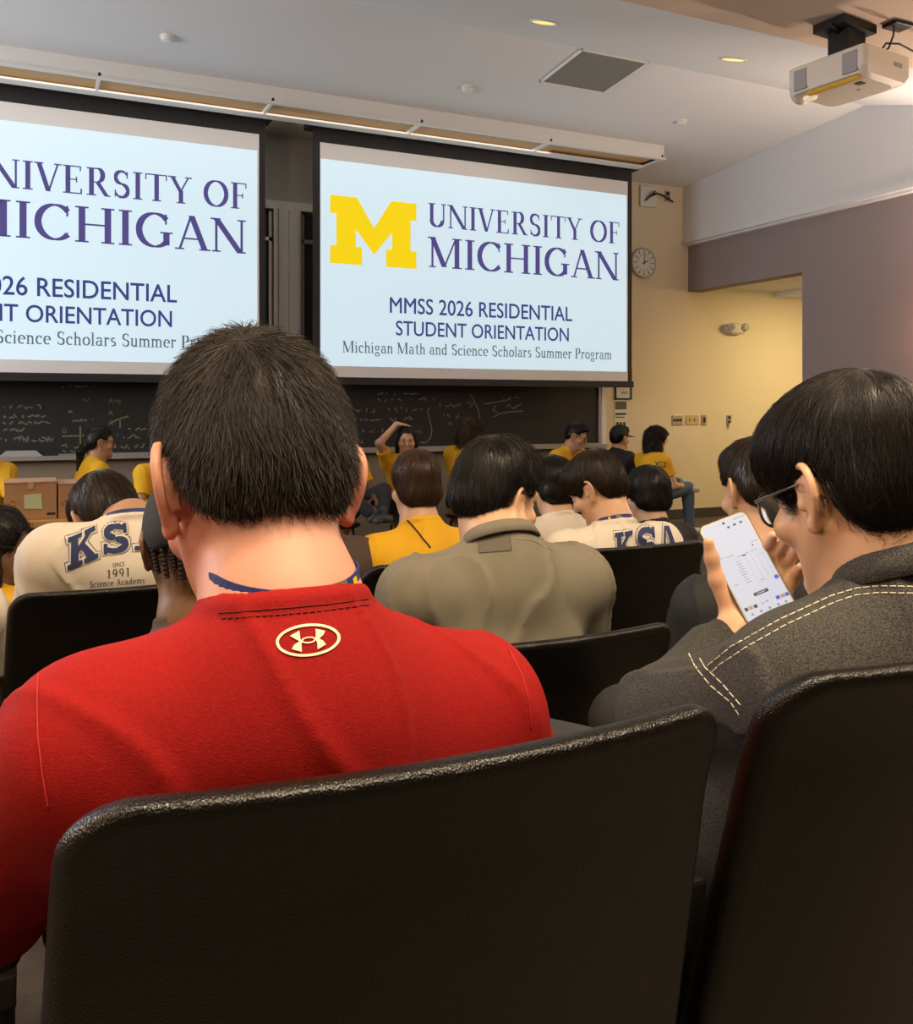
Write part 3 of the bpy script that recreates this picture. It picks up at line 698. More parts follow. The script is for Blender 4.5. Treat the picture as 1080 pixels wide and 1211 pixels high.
# ------------------------------------------------------------------ lecture seats
def back_form(w_, h_, zc, th, recl, bow, r, cr):
    def fn(p):
        x, y, z = p[..., 0], p[..., 1], p[..., 2]
        yy = y-recl*(zc+h_-z)+bow*(1-(x/w_)**2)+.02*np.clip((z-(zc+h_)+.10)/.1, 0, 1)**2
        ww = w_+.012*(zc+h_-z)/h_
        qx = np.abs(x)-ww+cr; qz = np.abs(z-zc)-h_+cr
        sd = np.minimum(np.maximum(qx, qz), 0)+np.sqrt(np.maximum(qx, 0)**2+np.maximum(qz, 0)**2)-cr
        a = sd+r; b = np.abs(yy)-th+r
        return np.minimum(np.maximum(a, b), 0)+np.sqrt(np.maximum(a, 0)**2+np.maximum(b, 0)**2)-r
    return fn, V3(-w_-.03, -bow-th-.03, zc-h_-.01), V3(w_+.03, 2*h_*recl+th+.03, zc+h_+.01)
_seat_meshes = {}
def lecture_seat(label, x, y, floor=0., rot=0., group='black lecture hall seats', kind='lecture_seat'):
    t = thing(kind, label, 'chair', (x, y, floor), group, rot)
    if not _seat_meshes:
        def mk(name, form, h): v, f = form.net(h); o = new_obj(name, v, f, M_shell, None, True); o.parent = t; _seat_meshes[name] = o
        mk('backrest', Form().add(back_form(.266, .23, .62, .019, .22, .034, .0175, .05), 0), .0042)
        def seatfn(p):
            q = np.abs(p-V3(0, .30, .405))-V3(.235, .20, .03)+.028
            q[..., 2] += 0; return np.minimum(q.max(-1), 0)+np.sqrt((np.maximum(q, 0)**2).sum(-1))-.028
        mk('seat', Form().add((seatfn, V3(-.25, .08, .39), V3(.25, .52, .47)), 0), .008)
        for sx in (-1, 1):
            o = MB().box((sx*.262-.012, .10, .0), (sx*.262+.012, .16, .60), bev=.005).box((sx*.262-.025, .02, 0), (sx*.262+.025, .30, .02), bev=.004).box((sx*.262-.014, .06, .36), (sx*.262+.014, .36, .41), bev=.004).build('leg', M_seatleg, t); _seat_meshes['leg%d' % sx] = o
        MB()
    else:
        for o in _seat_meshes.values():
            c = o.copy(); COL.objects.link(c); c.parent = t
    return t
RISE = .18
lecture_seat('black seat back in the nearest row, directly behind the person in red', .285, .640, RISE, math.radians(-1))
lecture_seat('black seat back at lower right, behind the person in dark denim', .905, .660, RISE)
lecture_seat('black seat whose top corner shows at the left edge, beside the red sleeve', -.285, 1.49)
lecture_seat('black seat behind the person in black cap and braids', .315, 1.50)
lecture_seat('black seat directly behind the person in the olive shirt', .925, 1.50)
lecture_seat('black seat of the person in the black tee, corner beside the phone hand', 1.55, 1.50)
lecture_seat('black seat behind the stooping person whose white tee shows 1991', .235, 2.36)
lecture_seat('black seat left of the olive shirt, in front of the yellow tee', 1.10, 2.36)
lecture_seat('broad black seat behind the person in the white tee at right, left of the phone', 1.745, 2.36)

# ------------------------------------------------------------------ people
SKIN = {
 'rosy': mat('skin_rosy', (.55, .245, .165), .5, sss=.12, noise=(26, .9, (.60, .285, .19)), bump=(500, .05, 'noise')),
 'light': mat('skin_light', (.60, .35, .21), .45, sss=.1, noise=(22, .9, (.64, .38, .23))),
 'tan': mat('skin_tan', (.46, .25, .14), .45, sss=.1, noise=(22, .9, (.49, .27, .155))),
 'brown': mat('skin_brown', (.17, .085, .045), .45, sss=.06, noise=(22, .9, (.20, .10, .055))),
}
HAIR = {
 'black': mat('hair_black', (.010, .008, .007), .34, island=.7, spec=.34),
 'darkbrown': mat('hair_dark_brown', (.020, .012, .007), .34, island=.7, spec=.34),
 'brown': mat('hair_brown', (.045, .022, .011), .38, island=.7, spec=.36),
 'cropped': mat('hair_cropped_brown', (.018, .0130, .0082), .5, island=.95, spec=.42),
 'curly': mat('hair_curly_brown', (.035, .018, .009), .5, island=.7, spec=.4),
}
M_eye = mat('eye_white', (.50, .46, .42), .25); M_iris = mat('iris', (.02, .012, .008), .15)
M_red = mat('red_jersey', (.235, .003, .0025), .85, noise=(260, .5, (.32, .005, .0035)), bump=(650, .25, 'noise'), spec=.25)
M_tee = mat('white_tee', (.74, .66, .55), .85, bump=(350, .12, 'noise'))
M_yellow = mat('yellow_tee', (.80, .43, .008), .8, bump=(350, .12, 'noise'))
M_olive = mat('olive_cotton', (.165, .145, .105), .85, noise=(35, .8, (.195, .172, .125)), bump=(420, .15, 'noise'))
M_denim = mat('washed_black_denim', (.009, .0085, .008), .85, noise=(560, .28, (.070, .066, .058)), bump=(700, .35, 'noise'))
M_blacktee = mat('black_tee', (.013, .013, .014), .8, bump=(350, .1, 'noise'))
M_browntee = mat('brown_tee', (.075, .045, .035), .85)
M_jacket = mat('black_jacket', (.012, .012, .014), .6)
M_jeans = mat('blue_jeans', (.075, .12, .18), .85, noise=(120, .6, (.11, .165, .235)))
M_darkjeans = mat('dark_trousers', (.022, .022, .026), .85)
M_shoe = mat('shoe_cloth', (.05, .05, .05), .6); M_shoew = mat('white_shoe', (.62, .60, .56), .6); M_sole = mat('tan_sole', (.45, .30, .15), .6)
M_lanyard = mat('blue_lanyard', (.012, .028, .16), .6); M_lanyelo = mat('lanyard_yellow_print', (.75, .55, .02), .6); M_clip = mat('lanyard_grey_clip', (.16, .15, .13), .5)
M_cap = mat('black_cap', (.012, .012, .013), .8, bump=(400, .1, 'noise'))
M_thread = mat('pale_thread', (.62, .55, .42), .8)
M_print_navy = mat('navy_print', (.022, .035, .12), .8); M_print_white = mat('white_print', (.76, .70, .60), .7); M_print_dark = mat('dark_print', (.05, .045, .06), .8)
M_logo = mat('cream_print', (.78, .66, .48), .6)
M_frame = mat('clear_brown_frame', (.09, .055, .035), .2, coat=.5); M_lens = None

def add_head(f, H, ears=(1, 1), jaw=1., es=1.):
    k = .02
    f.add(H.ell((0, -.010, .048), (.0755, .096, .084)), 0)
    f.add(H.ell((0, -.050, .002), (.060, .050, .055)), .03)
    f.add(H.ell((0, .030, -.012), (.062, .060, .080)), k)
    for s in (-1, 1):
        f.add(H.cap((s*.050, .002, -.030), (s*.020, .066, -.086), .022*jaw, .017), .025)
        f.add(H.ell((s*.042, .064, -.020), (.024, .022, .020)), .02)
    f.add(H.ell((0, .078, -.092), (.022, .017, .017)), .02)
    f.add(H.cap((0, .03, -.068), (0, -.006, -.115), .042, .05), .03)
    f.add(H.cap((-.034, .080, .030), (.034, .080, .030), .012), .016)
    for s in (-1, 1): f.cut(H.ell((s*.032, .106, .009), (.017, .014, .010)), .012)
    f.add(H.cap((0, .090, .020), (0, .110, -.023), .0075, .0120), .010)
    for s in (-1, 1): f.add(H.ell((s*.012, .100, -.027), (.0075, .009, .007)), .006)
    f.add(H.ell((0, .090, -.051), (.022, .010, .006)), .006)
    f.add(H.ell((0, .088, -.0615), (.019, .010, .007)), .006)
    f.cut(H.cap((-.021, .099, -.0563), (.021, .099, -.0563), .0022), .004)
    for s, e in zip((-1, 1), ears):
        if not e: continue
        def E(fw, z, o=0.):
            return (s*(.0725+(o+(.012-fw)*.50)*e), -.004+fw*es, .003+z*es)
        hx = [(.010, .004), (.013, .020), (.006, .031), (-.006, .0355), (-.019, .030), (-.0265, .016), (-.026, .0), (-.020, -.014), (-.011, -.026)]
        f.add(H.ell(E(-.004, .002, -.012), (.013, .017, .026)), .008)
        pl = [(.002, .016), (-.012, .018), (-.016, .004), (-.008, -.014)]
        f.add(chain([H.p(*E(*q, -.0045)) for q in pl], .0078*H.k, 8), .006)
        f.add(chain([H.p(*E(*q)) for q in hx], .0046*H.k, 18), .006)
        f.add(H.ell(E(-.003, -.030), (.0068, .0095, .0105)), .006)
        f.add(H.ell(E(.011, -.006, .004), (.004, .005, .007)), .005)

def rot(yaw, pitch, roll):
    """yaw ccw seen from above, pitch nods the face down, roll tips the crown to the person's right"""
    return np.array((Matrix.Rotation(yaw, 3, 'Z') @ Matrix.Rotation(-pitch, 3, 'X') @ Matrix.Rotation(roll, 3, 'Y')))

# hairline: height of the hair's lower edge against position front (y) to back
LINES = {
 'short': [(-.12, -.052), (-.075, -.048), (-.05, -.034), (-.036, -.012), (-.030, .028), (.018, .036), (.035, .030), (.050, .062), (.085, .080), (.12, .085)],
 'mop': [(-.12, -.020), (-.07, -.012), (-.045, -.002), (-.034, .014), (-.028, .030), (.012, .026), (.035, .0), (.05, .012), (.075, .024), (.12, .030)],
 'nape': [(-.12, -.070), (-.07, -.066), (-.05, -.046), (-.036, -.020), (-.030, .020), (.010, .020), (.03, .0), (.05, .04), (.12, .06)],
 'over': [(-.12, -.065), (-.06, -.065), (-.03, -.050), (.02, -.040), (.040, .0), (.06, .05), (.08, .065), (.12, .07)],
 'part': [(-.12, -.2), (-.03, -.2), (-.01, -.12), (.022, -.04), (.045, .025), (.065, .068), (.12, .085)],
}
def below(line):
    xs = [a for a, b in line]; zs = [b for a, b in line]
    return lambda p: np.interp(p[..., 1], xs, zs)-p[..., 2]
def hair_form(style, puff=1., seed=0, tuft=.0):
    """in head-local metres"""
    I = Frame((0, 0, 0), np.eye(3)); f = Form()
    wob = waves(seed+3, 55, 6, (1, 1, .45))
    if style == 'short':
        f.add(I.ell((0, -.010, .050), (.079, .100, .0875)), 0); f.add(I.ell((0, -.050, .0), (.0685, .058, .064)), .03)
        f.add(I.ell((0, .005, .088), (.062, .075, .066)), .03); f.wobble(lambda p: wob(p)*.0012)
        f.keep(below(LINES['short']), .010)
    elif style == 'crop':
        f.add(I.ell((0, -.008, .053), (.081*puff, .104, .093*puff)), 0); f.add(I.ell((0, -.050, .002), (.0690, .058, .064)), .03)
        f.add(I.ell((0, .055, .095), (.055, .045, .035)), .03)
        f.wobble(lambda p: wob(p)*.0016); f.keep(below(LINES['short']), .012)
    elif style == 'mop':
        f.add(I.ell((0, -.004, .052), (.087*puff, .106*puff, .093*puff)), 0); f.add(I.ell((0, .046, .066), (.068, .052, .050)), .03)
        f.wobble(lambda p: wob(p)*.0022); f.keep(below(LINES['mop']), .016)
        g = Form(); g.add(I.ell((0, -.010, .048), (.0795, .1005, .087)), 0); g.add(I.ell((0, -.050, .0), (.0690, .058, .064)), .03); g.keep(below(LINES['nape']), .012)
        f.ops.append(('u', (g.at, V3(-.1, -.12, -.10), V3(.1, .12, .15)), .006))
    elif style == 'bob':
        f.add(I.ell((0, -.010, .050), (.088*puff, .111*puff, .094)), 0); f.add(I.ell((0, -.04, -.02), (.082*puff, .070, .062)), .03)
        f.wobble(lambda p: wob(p)*.002); f.keep(below(LINES['over']), .014)
    elif style == 'long':
        f.add(I.ell((0, -.008, .050), (.085*puff, .106*puff, .092)), 0); f.add(I.ell((0, -.05, -.04), (.080*puff, .050, .09)), .04)
        f.keep(below(LINES['part']), .014)
        for s in (-1, 1):
            f.add(I.cap((s*.060, -.035, -.03), (s*.085*puff, -.02, -.20), .038, .028), .03)
            f.add(I.cap((s*.070, -.03, -.05), (s*.095*puff, .005, -.24), .026, .016), .02)
        f.add(I.cap((0, -.06, -.02), (0, -.075, -.22), .06, .045), .03)
        f.wobble(lambda p: wob(p)*.004*puff)
    elif style == 'pony':
        f.add(I.ell((0, -.009, .049), (.081, .101, .089)), 0); f.add(I.ell((0, -.050, .0), (.069, .058, .062)), .03)
        f.keep(below(LINES['short']), .012)
        f.add(I.cap((0, -.095, .0), (0, -.135, -.06), .022, .028), .02); f.add(I.cap((0, -.135, -.06), (.01, -.15, -.20), .028, .012), .02)
    return f
def comb(f, V, F, n, L, rad, flow, lift=.003, segs=5, seed=1, jit=.25, sides=3, keep=None, curl=0.):
    """individual hairs laid along the form"""
    r = np.random.default_rng(seed); T = V[F]
    ar = np.linalg.norm(np.cross(T[:, 2]-T[:, 0], T[:, 3]-T[:, 1]), axis=1); pick = r.choice(len(F), n*2, p=ar/ar.sum())
    a, b = r.random((n*2, 1)), r.random((n*2, 1)); T = T[pick]
    p = (T[:, 0]*(1-a)+T[:, 1]*a)*(1-b)+(T[:, 3]*(1-a)+T[:, 2]*a)*b
    if keep is not None: p = p[keep(p)]
    p = p[:n]; n = len(p)
    Ls = (L(p) if callable(L) else np.full(n, L))*r.uniform(.6, 1.25, n)
    ltip = lift*r.uniform(.2, 1.6, n); jd = r.normal(size=(n, 3))*jit; wv = waves(seed+5, 120, 5)
    wv2 = waves(seed+6, 110, 5); wv3 = waves(seed+8, 100, 5); clump = np.stack([wv(p), wv2(p), wv3(p)], 1)*jit*.9
    pts = [p.copy()]; q = p.copy()
    for i in range(segs):
        g = f.grad(q); d = flow(q)+jd+clump
        if curl: d = d+curl*np.stack([np.sin(i*2.1+jd[:, 0]*30), np.cos(i*2.1+jd[:, 1]*30), np.sin(i*1.7+jd[:, 2]*30)], 1)
        d -= g*(d*g).sum(1)[:, None]; d /= np.maximum(np.linalg.norm(d, axis=1), 1e-6)[:, None]
        q = q+d*(Ls/segs)[:, None]; tgt = ltip*((i+1)/segs)**1.3
        q = q-g*(np.clip(f.at(q)-tgt, -.01, .006))[:, None]; pts.append(q.copy())
    Pn = np.stack(pts, 1); S = segs+1                        # n,S,3
    tan = np.gradient(Pn, axis=1); tan /= np.maximum(np.linalg.norm(tan, axis=2, keepdims=True), 1e-9)
    rf = r.normal(size=(n, 1, 3)); u = np.cross(tan, rf); u /= np.maximum(np.linalg.norm(u, axis=2, keepdims=True), 1e-9); v_ = np.cross(tan, u)
    rr_ = rad*r.uniform(.7, 1.3, n)[:, None]*np.linspace(1, .25, S)[None]
    ring = np.stack([Pn+rr_[..., None]*(math.cos(2*PI*k/sides)*u+math.sin(2*PI*k/sides)*v_) for k in range(sides)], 2)   # n,S,sides,3
    VV = ring.reshape(-1, 3); base = (np.arange(n)*S*sides)[:, None, None, None]+(np.arange(segs)*sides)[None, :, None, None]
    kk = np.arange(sides); quad = np.stack([kk, (kk+1) % sides, (kk+1) % sides+sides, kk+sides], 1)[None, None]
    return VV, (base+quad).reshape(-1, 4)
def flow_down(crown=(0, -.055, .125), g=.35, fw=0.):
    c = np.array(crown)
    def fl(q):
        d = q-c; d = d/np.maximum(np.linalg.norm(d, axis=1), 1e-6)[:, None]; d = d+np.array([0, fw, -g]); return d
    return fl

def hand_form(f, wr, d, n, curl=.35, side=1, s=1., thumb=None, spread=.0, curls=None):
    """palm, four unequal bent fingers and a thumb leaving the side of the palm; d along the hand, n out of the palm"""
    d = nrm(d); n = nrm(n-d*(np.asarray(n)@d)); l = np.cross(d, n)*side; wr = np.asarray(wr, float)
    f.add(cap(wr-d*.01*s, wr+d*.03*s, .024*s, .028*s, (n, .68)), .012)
    f.add(cap(wr+d*.035*s, wr+d*.068*s, .034*s, .036*s, (n, .38)), .012)
    offs = (-.027, -.009, .009, .026); lens = (.068, .077, .072, .055)
    for i, (o, L) in enumerate(zip(offs, lens)):
        p = wr+(d*(.086-.006*(i == 3))+l*o)*s; dd = nrm(d+l*o*spread*14); c = curls[i] if curls else curl
        for j, (fr, r0, r1) in enumerate(((.45, .0092, .0086), (.31, .0086, .0078), (.24, .0078, .0066))):
            a = c*(.7, 1.1, .8)[j]; dd = nrm(dd*math.cos(a)+nrm(np.cross(np.cross(d, n), dd))*math.sin(a))
            q = p+dd*L*fr*s; f.add(cap(p, q, r0*s, r1*s), .005 if j else .009); p = q
    t = thumb or (.55, -.62, .45)
    p = wr+(d*.022-l*.024+n*.004)*s; dd = nrm(d*t[0]+l*t[1]+n*t[2])
    for j, (L, r0, r1) in enumerate(((.040, .0135, .0112), (.031, .0108, .0095), (.024, .0095, .0075))):
        q = p+dd*L*s; f.add(cap(p, q, r0*s, r1*s), .008); p = q; dd = nrm(dd+d*.25*(j == 0)+n*.15)

def person(label, head, yaw=0, pitch=10, roll=0, seat=None, floor=0., face=None, s=1., hs=1., skin='light', shirt=M_tee, hair='mop', haircol='black', puff=1., n_hair=1500,
           arms=None, sleeve=.62, trousers=M_darkjeans, shoes=M_shoe, shoulder=.175, hunch=.05, res=.0075, hres=.0042, hand_l=1, hand_r=1, legs='sit', ears=(1, 1), collar=True, hair_len=.05,
           hair_seed=0, lift=.004, neck_r=.054, long_sleeve=False, neck_off=(0, -.030, -.125), group=None, flow=None, bulk=1., curl=0., sh_drop=.055, hair_obj=True, fringe=None, build_legs=True, neckcut=.064, hair_rad=.0006, jaw=1., eyes=True, base=None, wob=.0022, col_tilt=.35, shw=None, sleeve_r=1., pelz=.53, es=1., fold=1.):
    yaw, pitch, roll = [math.radians(a) for a in (yaw, pitch, roll)]
    face = yaw if face is None else math.radians(face)
    head = np.asarray(head, float)
    H = Frame(head, rot(yaw, pitch, roll), hs)
    Fv = V3(-math.sin(face), math.cos(face), 0); Rv = V3(math.cos(face), math.sin(face), 0); Up = V3(0, 0, 1)
    nb = H.p(*neck_off) if base is None else np.asarray(base, float)
    if seat is None: seat = (nb-Fv*.10)[:2]
    root = V3(seat[0], seat[1], floor)
    t = thing('person', label, 'person', tuple(root), group)
    B = lambda r, fwd, u: root+Rv*r*s+Fv*fwd*s+Up*u*s
    pel = B(0, .0, pelz)
    def spine(q): mid = (pel+nb)/2-Fv*hunch; return (1-q)**2*pel+2*q*(1-q)*mid+q*q*nb
    tz = nrm(nb-pel); nF = nrm(Fv-tz*(Fv@tz))
    S = {k: spine(.90)+nF*.012+Rv*k*shoulder*s-Up*(sh_drop-.03)*s for k in (-1, 1)}
    if shw:
        for k in shw: S[k] = np.asarray(shw[k], float)
    A = {}
    for k in (-1, 1):
        a = (arms or {}).get(k)
        if a is None: el = S[k]+Rv*k*.055*s+Fv*.09*s-Up*.25*s; wr = el-Rv*k*.12*s+Fv*.20*s-Up*.02*s; A[k] = (el, wr)
        else: A[k] = (np.asarray(a[0], float), np.asarray(a[1], float))
    # ---- body: head, neck, trunk, limbs and hands as one surface
    hf = Form(); add_head(hf, H, ears, jaw, es)
    hf.add(cap(H.p(0, -.022, -.055), nb+nF*.008, neck_r*hs, neck_r*1.08*s), .03); hf.add(cap(nb, spine(.8), .056*s, .07*s), .05)
    for k in (-1, 1): hf.add(cap(nb-Up*.035, S[k]*.5+nb*.5-Up*.03, .034*s, .030*s), .04)
    nets = [hf.net(hres)]
    bf = Form()
    SL_ = np.linalg.norm(nb-pel); qe = max(.25, 1-.20*s/SL_)
    for q0, q1, r0, r1 in ((0, qe*.5, .130, .120), (qe*.5, qe, .120, .125)): bf.add(cap(spine(q0), spine(q1), r0*s, r1*s, (nF, .60)), .05)
    for k in (-1, 1):
        el, wr = A[k]; bf.add(cap(S[k], spine(qe), .045*s, .09*s, (nF, .8)), .05)
        bf.add(cap(S[k], el, .047*s, .038*s), .03); bf.add(cap(el, wr, .038*s, .026*s), .02)
    hip = {}; kn = {}; an = {}
    for k in (-1, 1):
        hip[k] = pel+Rv*k*.09*s
        if legs == 'sit': kn[k] = B(k*.13, .43, .50); an[k] = B(k*.13, .40, .08)
        elif legs == 'cross' and k == 1: kn[k] = B(.36, .36, .60); an[k] = B(-.06, .42, .53)
        elif legs == 'cross': kn[k] = B(-.10, .44, .50); an[k] = B(-.08, .50, .08)
        elif legs == 'crossleft' and k == -1: kn[k] = B(-.29, .35, .60); an[k] = B(.06, .42, .53)
        elif legs == 'crossleft': kn[k] = B(.10, .44, .50); an[k] = B(.06, .50, .08)
        elif legs == 'fold': kn[k] = B(k*.20, .34, .62); an[k] = B(k*.05, .50, .44)
        bf.add(cap(hip[k], kn[k], .075*s, .055*s), .04); bf.add(cap(kn[k], an[k], .052*s, .034*s), .03)
        ft = nrm(Fv if abs((an[k]-kn[k])@Up) > .2 else Fv*.5-Rv*k*.9)
        bf.add(cap(an[k]-Up*.03*s, an[k]-Up*.04*s+ft*.13*s, .034*s, .026*s), .02)
    nets.append(bf.net(max(res, .010)))
    for k, hd in ((-1, hand_l), (1, hand_r)):
        if not hd: continue
        el, wr = A[k]; g = Form()
        g.add(cap(wr-(wr-el)*.35, wr, .030*s, .025*s), .01)
        if isinstance(hd, dict): hand_form(g, wr, hd['d'], hd['n'], hd.get('curl', .35), hd.get('side', k), s*hd.get('s', 1), hd.get('thumb'), hd.get('spread', 0), hd.get('curls'))
        else: hand_form(g, wr, (wr-el)+Fv*.05-Up*.05, -Up*.9-Rv*k*.3, .35, -k, s)
        nets.append(g.net(.0035 if not isinstance(hd, dict) else hd.get('h', .003)))
    mesh_obj('body', joined(*nets), SKIN[skin], t, root)
    if eyes:
        eb = MB()
        for k in (-1, 1):
            c = H.p(k*.031, .0800, .009); eb.lathe([(.0098*hs*math.sin(a), .0098*hs*math.cos(a)) for a in np.linspace(.02, 3.1, 10)], c-root, H.R @ V3(0, 1, 0), 14)
            eb.lathe([(.0062*hs, .0074*hs), (.0056*hs, .0092*hs), (.0001, .0106*hs)], c-root, H.R @ V3(0, 1, 0), 12, 1)
        eb.build('eyes', [M_eye, M_iris], t, True)
        bw = MB()
        for k in (-1, 1): bw.tube([H.p(k*x, y, z)-root for x, y, z in ((.015, .0925, .031), (.030, .0905, .036), (.046, .079, .033))], [.003*hs, .0034*hs, .0018*hs], 6)
        bw.build('eyebrows', HAIR[haircol], t, True)
    # ---- clothing
    sf = Form(); b = bulk*s
    qs = max(.25, 1-(.155*b+.065*s)/SL_)
    sf.add(cap(pel-tz*.06, spine(qs*.5), .165*b, .150*b, (nF, .70)), .05); sf.add(cap(spine(qs*.5), spine(qs), .150*b, .155*b, (nF, .70)), .05)
    for k in (-1, 1):
        sf.add(cap(nb-Up*.022*s-nF*.010, S[k], .062*s, .054*b), .045)
        sf.add(cap(S[k], spine(qs)+Rv*k*.05*s, .056*b, .10*b, (nF, .85)), .06)
        sf.add(cap(S[k]-nF*.012-Up*.01, spine(.88)-nF*.030-Up*.035, .050*b, .062*b), .06)
        el, wr = A[k]; e = S[k]+(el-S[k])*(1 if long_sleeve else sleeve)
        if long_sleeve:
            sf.add(cap(S[k], el, .060*b, .052*b), .03); w1 = el+(wr-el)*(long_sleeve if long_sleeve < 1 else .95); sf.add(cone(el, w1, .052*b, .040*b), .02)
        else:
            sf.add(cap(S[k], S[k]+(e-S[k])*.5, .058*b, .058*b*sleeve_r), .03); sf.add(cone(S[k]+(e-S[k])*.2, e, .056*b, .063*b*sleeve_r), .02)
    wv = waves(hair_seed+11, 26, 7, (1, 1, .7)); fv = waves(hair_seed+21, 15, 5, (1.5, 1.5, .6)); sf.wobble(lambda p: wv(p)*wob-fold*.0045*np.clip(1-np.abs(fv(p))/.28, 0, 1)**1.5)
    na = nrm(H.p(0, -.015, -.06)-nb+nF*col_tilt*.08)
    ca = nrm(Up+Fv*col_tilt)
    sf.cut(cap(nb+ca*(.012+neckcut*s), nb+ca*.2+na*.05, neckcut*s, .10*s), .006); sf.cut(cone(nb+ca*.012, nb+ca*.12, neckcut*s*.985, neckcut*s*1.1), .006)
    if collar:
        e1 = nrm(np.cross(ca, nF)); e2 = np.cross(ca, e1); ring = [nb+ca*.014+(e1*math.cos(a)*1.05+e2*math.sin(a)*1.07)*neckcut*s for a in np.linspace(0, 2*PI, 33)]
        sf.add(chain(ring, .0078*s), .010)
    shirt_o = mesh_obj('shirt', sf.net(res), shirt, t, root)
    if build_legs:
        tf = Form(); tf.add(cap(pel-Rv*.07*s, pel+Rv*.07*s, .112*s, .112*s), .03)
        for k in (-1, 1):
            tf.add(cap(hip[k], kn[k], .090*s, .068*s), .04); tf.add(cap(kn[k], kn[k]+(an[k]-kn[k])*.3, .066*s, .06*s), .02); tf.add(cone(kn[k]+(an[k]-kn[k])*.15, kn[k]+(an[k]-kn[k])*.95, .062*s, .055*s), .02)
        mesh_obj('trousers', tf.net(.012), trousers, t, root)
        for k in (-1, 1):
            ft = nrm(Fv if abs((an[k]-kn[k])@Up) > .2 else Fv*.5-Rv*k*.9); hz = nrm(np.cross(ft, Up)); up = np.cross(hz, ft)
            g = Form(); g.add(cap(an[k]-up*.030*s-ft*.02, an[k]-up*.040*s+ft*.14*s, .040*s, .034*s), .02); g.add(cap(an[k]-up*.02*s, an[k]+up*.025*s, .042*s, .044*s), .02); g.keep(lambda p, a=an[k], u=up: -((p-a)@u)-.068*s, .006)
            mesh_obj('shoe', g.net(.008), shoes, t, root)
    # ---- hair
    if hair:
        f = hair_form(hair, puff, hair_seed); v, q = f.net(.004 if n_hair < 4000 else .003)
        ms = [(v, q)]
        if n_hair:
            fl = flow or flow_down()
            ms.append(comb(f, v, q, n_hair, hair_len, hair_rad, fl, lift, 5, hair_seed+2, .22, curl=curl))
            if fringe: ms.append(comb(f, v, q, fringe[0], fringe[1], hair_rad*.8, fl, .002, 4, hair_seed+9, .35, keep=fringe[2]))
        v, q = joined(*ms); mesh_obj('hair', (H.pts(v), q), HAIR[haircol], t, root)
    return dict(t=t, H=H, nb=nb, na=ca, neck=na, nc=neckcut*s, root=root, shirt=shirt_o, S=S, A=A, F=Fv, R=Rv, nF=nF, spine=spine, pel=pel, kn=kn)

def cap_on(P, brim=True, braids=0):
    H, rt = P['H'], P['root']; I3 = Frame((0, 0, 0), np.eye(3))
    f = Form().add(I3.ell((0, -.010, .050), (.086, .108, .092)), 0).add(I3.ell((0, -.03, .02), (.082, .085, .06)), .03); k0 = -.012 if braids else .030
    f.keep(lambda p: k0-.12*p[..., 1]-p[..., 2], .006)
    f.add(I3.cap((-.05, .10, .032), (.05, .10, .032), .012, None, ((0, 0, 1), .4)), .01); f.add(I3.cap((-.03, .15, .026), (.03, .15, .026), .030, None, ((0, 0, 1), .16)), .02)
    v, q = f.net(.004); return mesh_obj('cap', (H.pts(v), q), M_cap, P['t'], rt)
def bvh_of(o, root):
    me = o.data; r = Vector(root); return BVHTree.FromPolygons([v.co+r for v in me.vertices], [p.vertices[:] for p in me.polygons])
def lanyard(P, width=.020, r=None, drop=.14, lift=.018, stripes=True, clip=None, s=1., back=.0):
    """flat strap round the neck, its two ends running down the chest"""
    r = P['nc']*.97/s if r is None else r
    nb, na, nF, R = P['nb'], P['na'], P['nF'], P['R']; e1 = R-na*(R@na); e1 = nrm(e1); e2 = nrm(np.cross(na, e1))   # e2 forward
    path = []
    for a in np.linspace(-PI*.95, -PI*.05, 25): path.append((nb+na*(lift+back*abs(math.sin(a)))+(e1*math.cos(a)+e2*math.sin(a))*r*s, nrm(e1*math.cos(a)+e2*math.sin(a))))
    end = [(path[-1][0]+e2*.05-na*.02-e1*.01, nrm(e1+e2)), (path[-1][0]+e2*.08-na*.10-e1*.03, e2)]; st = [(path[0][0]+e2*.08-na*.10+e1*.03, e2), (path[0][0]+e2*.05-na*.02+e1*.01, nrm(-e1+e2))]
    path = st+path+end; v = []; f = []; w_ = width/2
    for i, (p, n) in enumerate(path):
        tg = nrm(path[min(i+1, len(path)-1)][0]-path[max(i-1, 0)][0]); sd = nrm(np.cross(tg, n))
        for a, b in ((-w_, 0), (w_, 0), (w_, .0018), (-w_, .0018)): v.append(p+sd*a+n*b-P['root'])
    for i in range(len(path)-1):
        for k in range(4): f.append((i*4+k, i*4+(k+1) % 4, i*4+4+(k+1) % 4, i*4+4+k))
    o = MB().add(v, f).build('lanyard', M_lanyard, P['t'])
    def patch(i0, i1, m, name, a0=.8, off=.0024, pad=0):
        vv = []; ff = []
        for i in np.linspace(i0, i1, 6):
            j = int(i); fr = i-j; p = path[j][0]*(1-fr)+path[min(j+1, len(path)-1)][0]*fr; n = nrm(path[j][1]*(1-fr)+path[min(j+1, len(path)-1)][1]*fr); tg = nrm(path[min(j+1, len(path)-1)][0]-path[max(j-1, 0)][0]); sd = nrm(np.cross(tg, n))
            for a in (-w_*a0, w_*a0): vv.append(p+sd*a+n*off-P['root'])
        for i in range(5): ff.append((i*2, i*2+1, i*2+3, i*2+2))
        nn = len(vv); vv += [x+0 for x in vv]
        MB().add(vv[:nn], ff).build(name, m, o)
    if stripes:
        for i0 in stripes: patch(i0, i0+1.1, M_lanyelo, 'yellow_print')
    if clip is not None: patch(clip, clip+2.2, M_clip, 'clip', 1.08, .003)
    return o
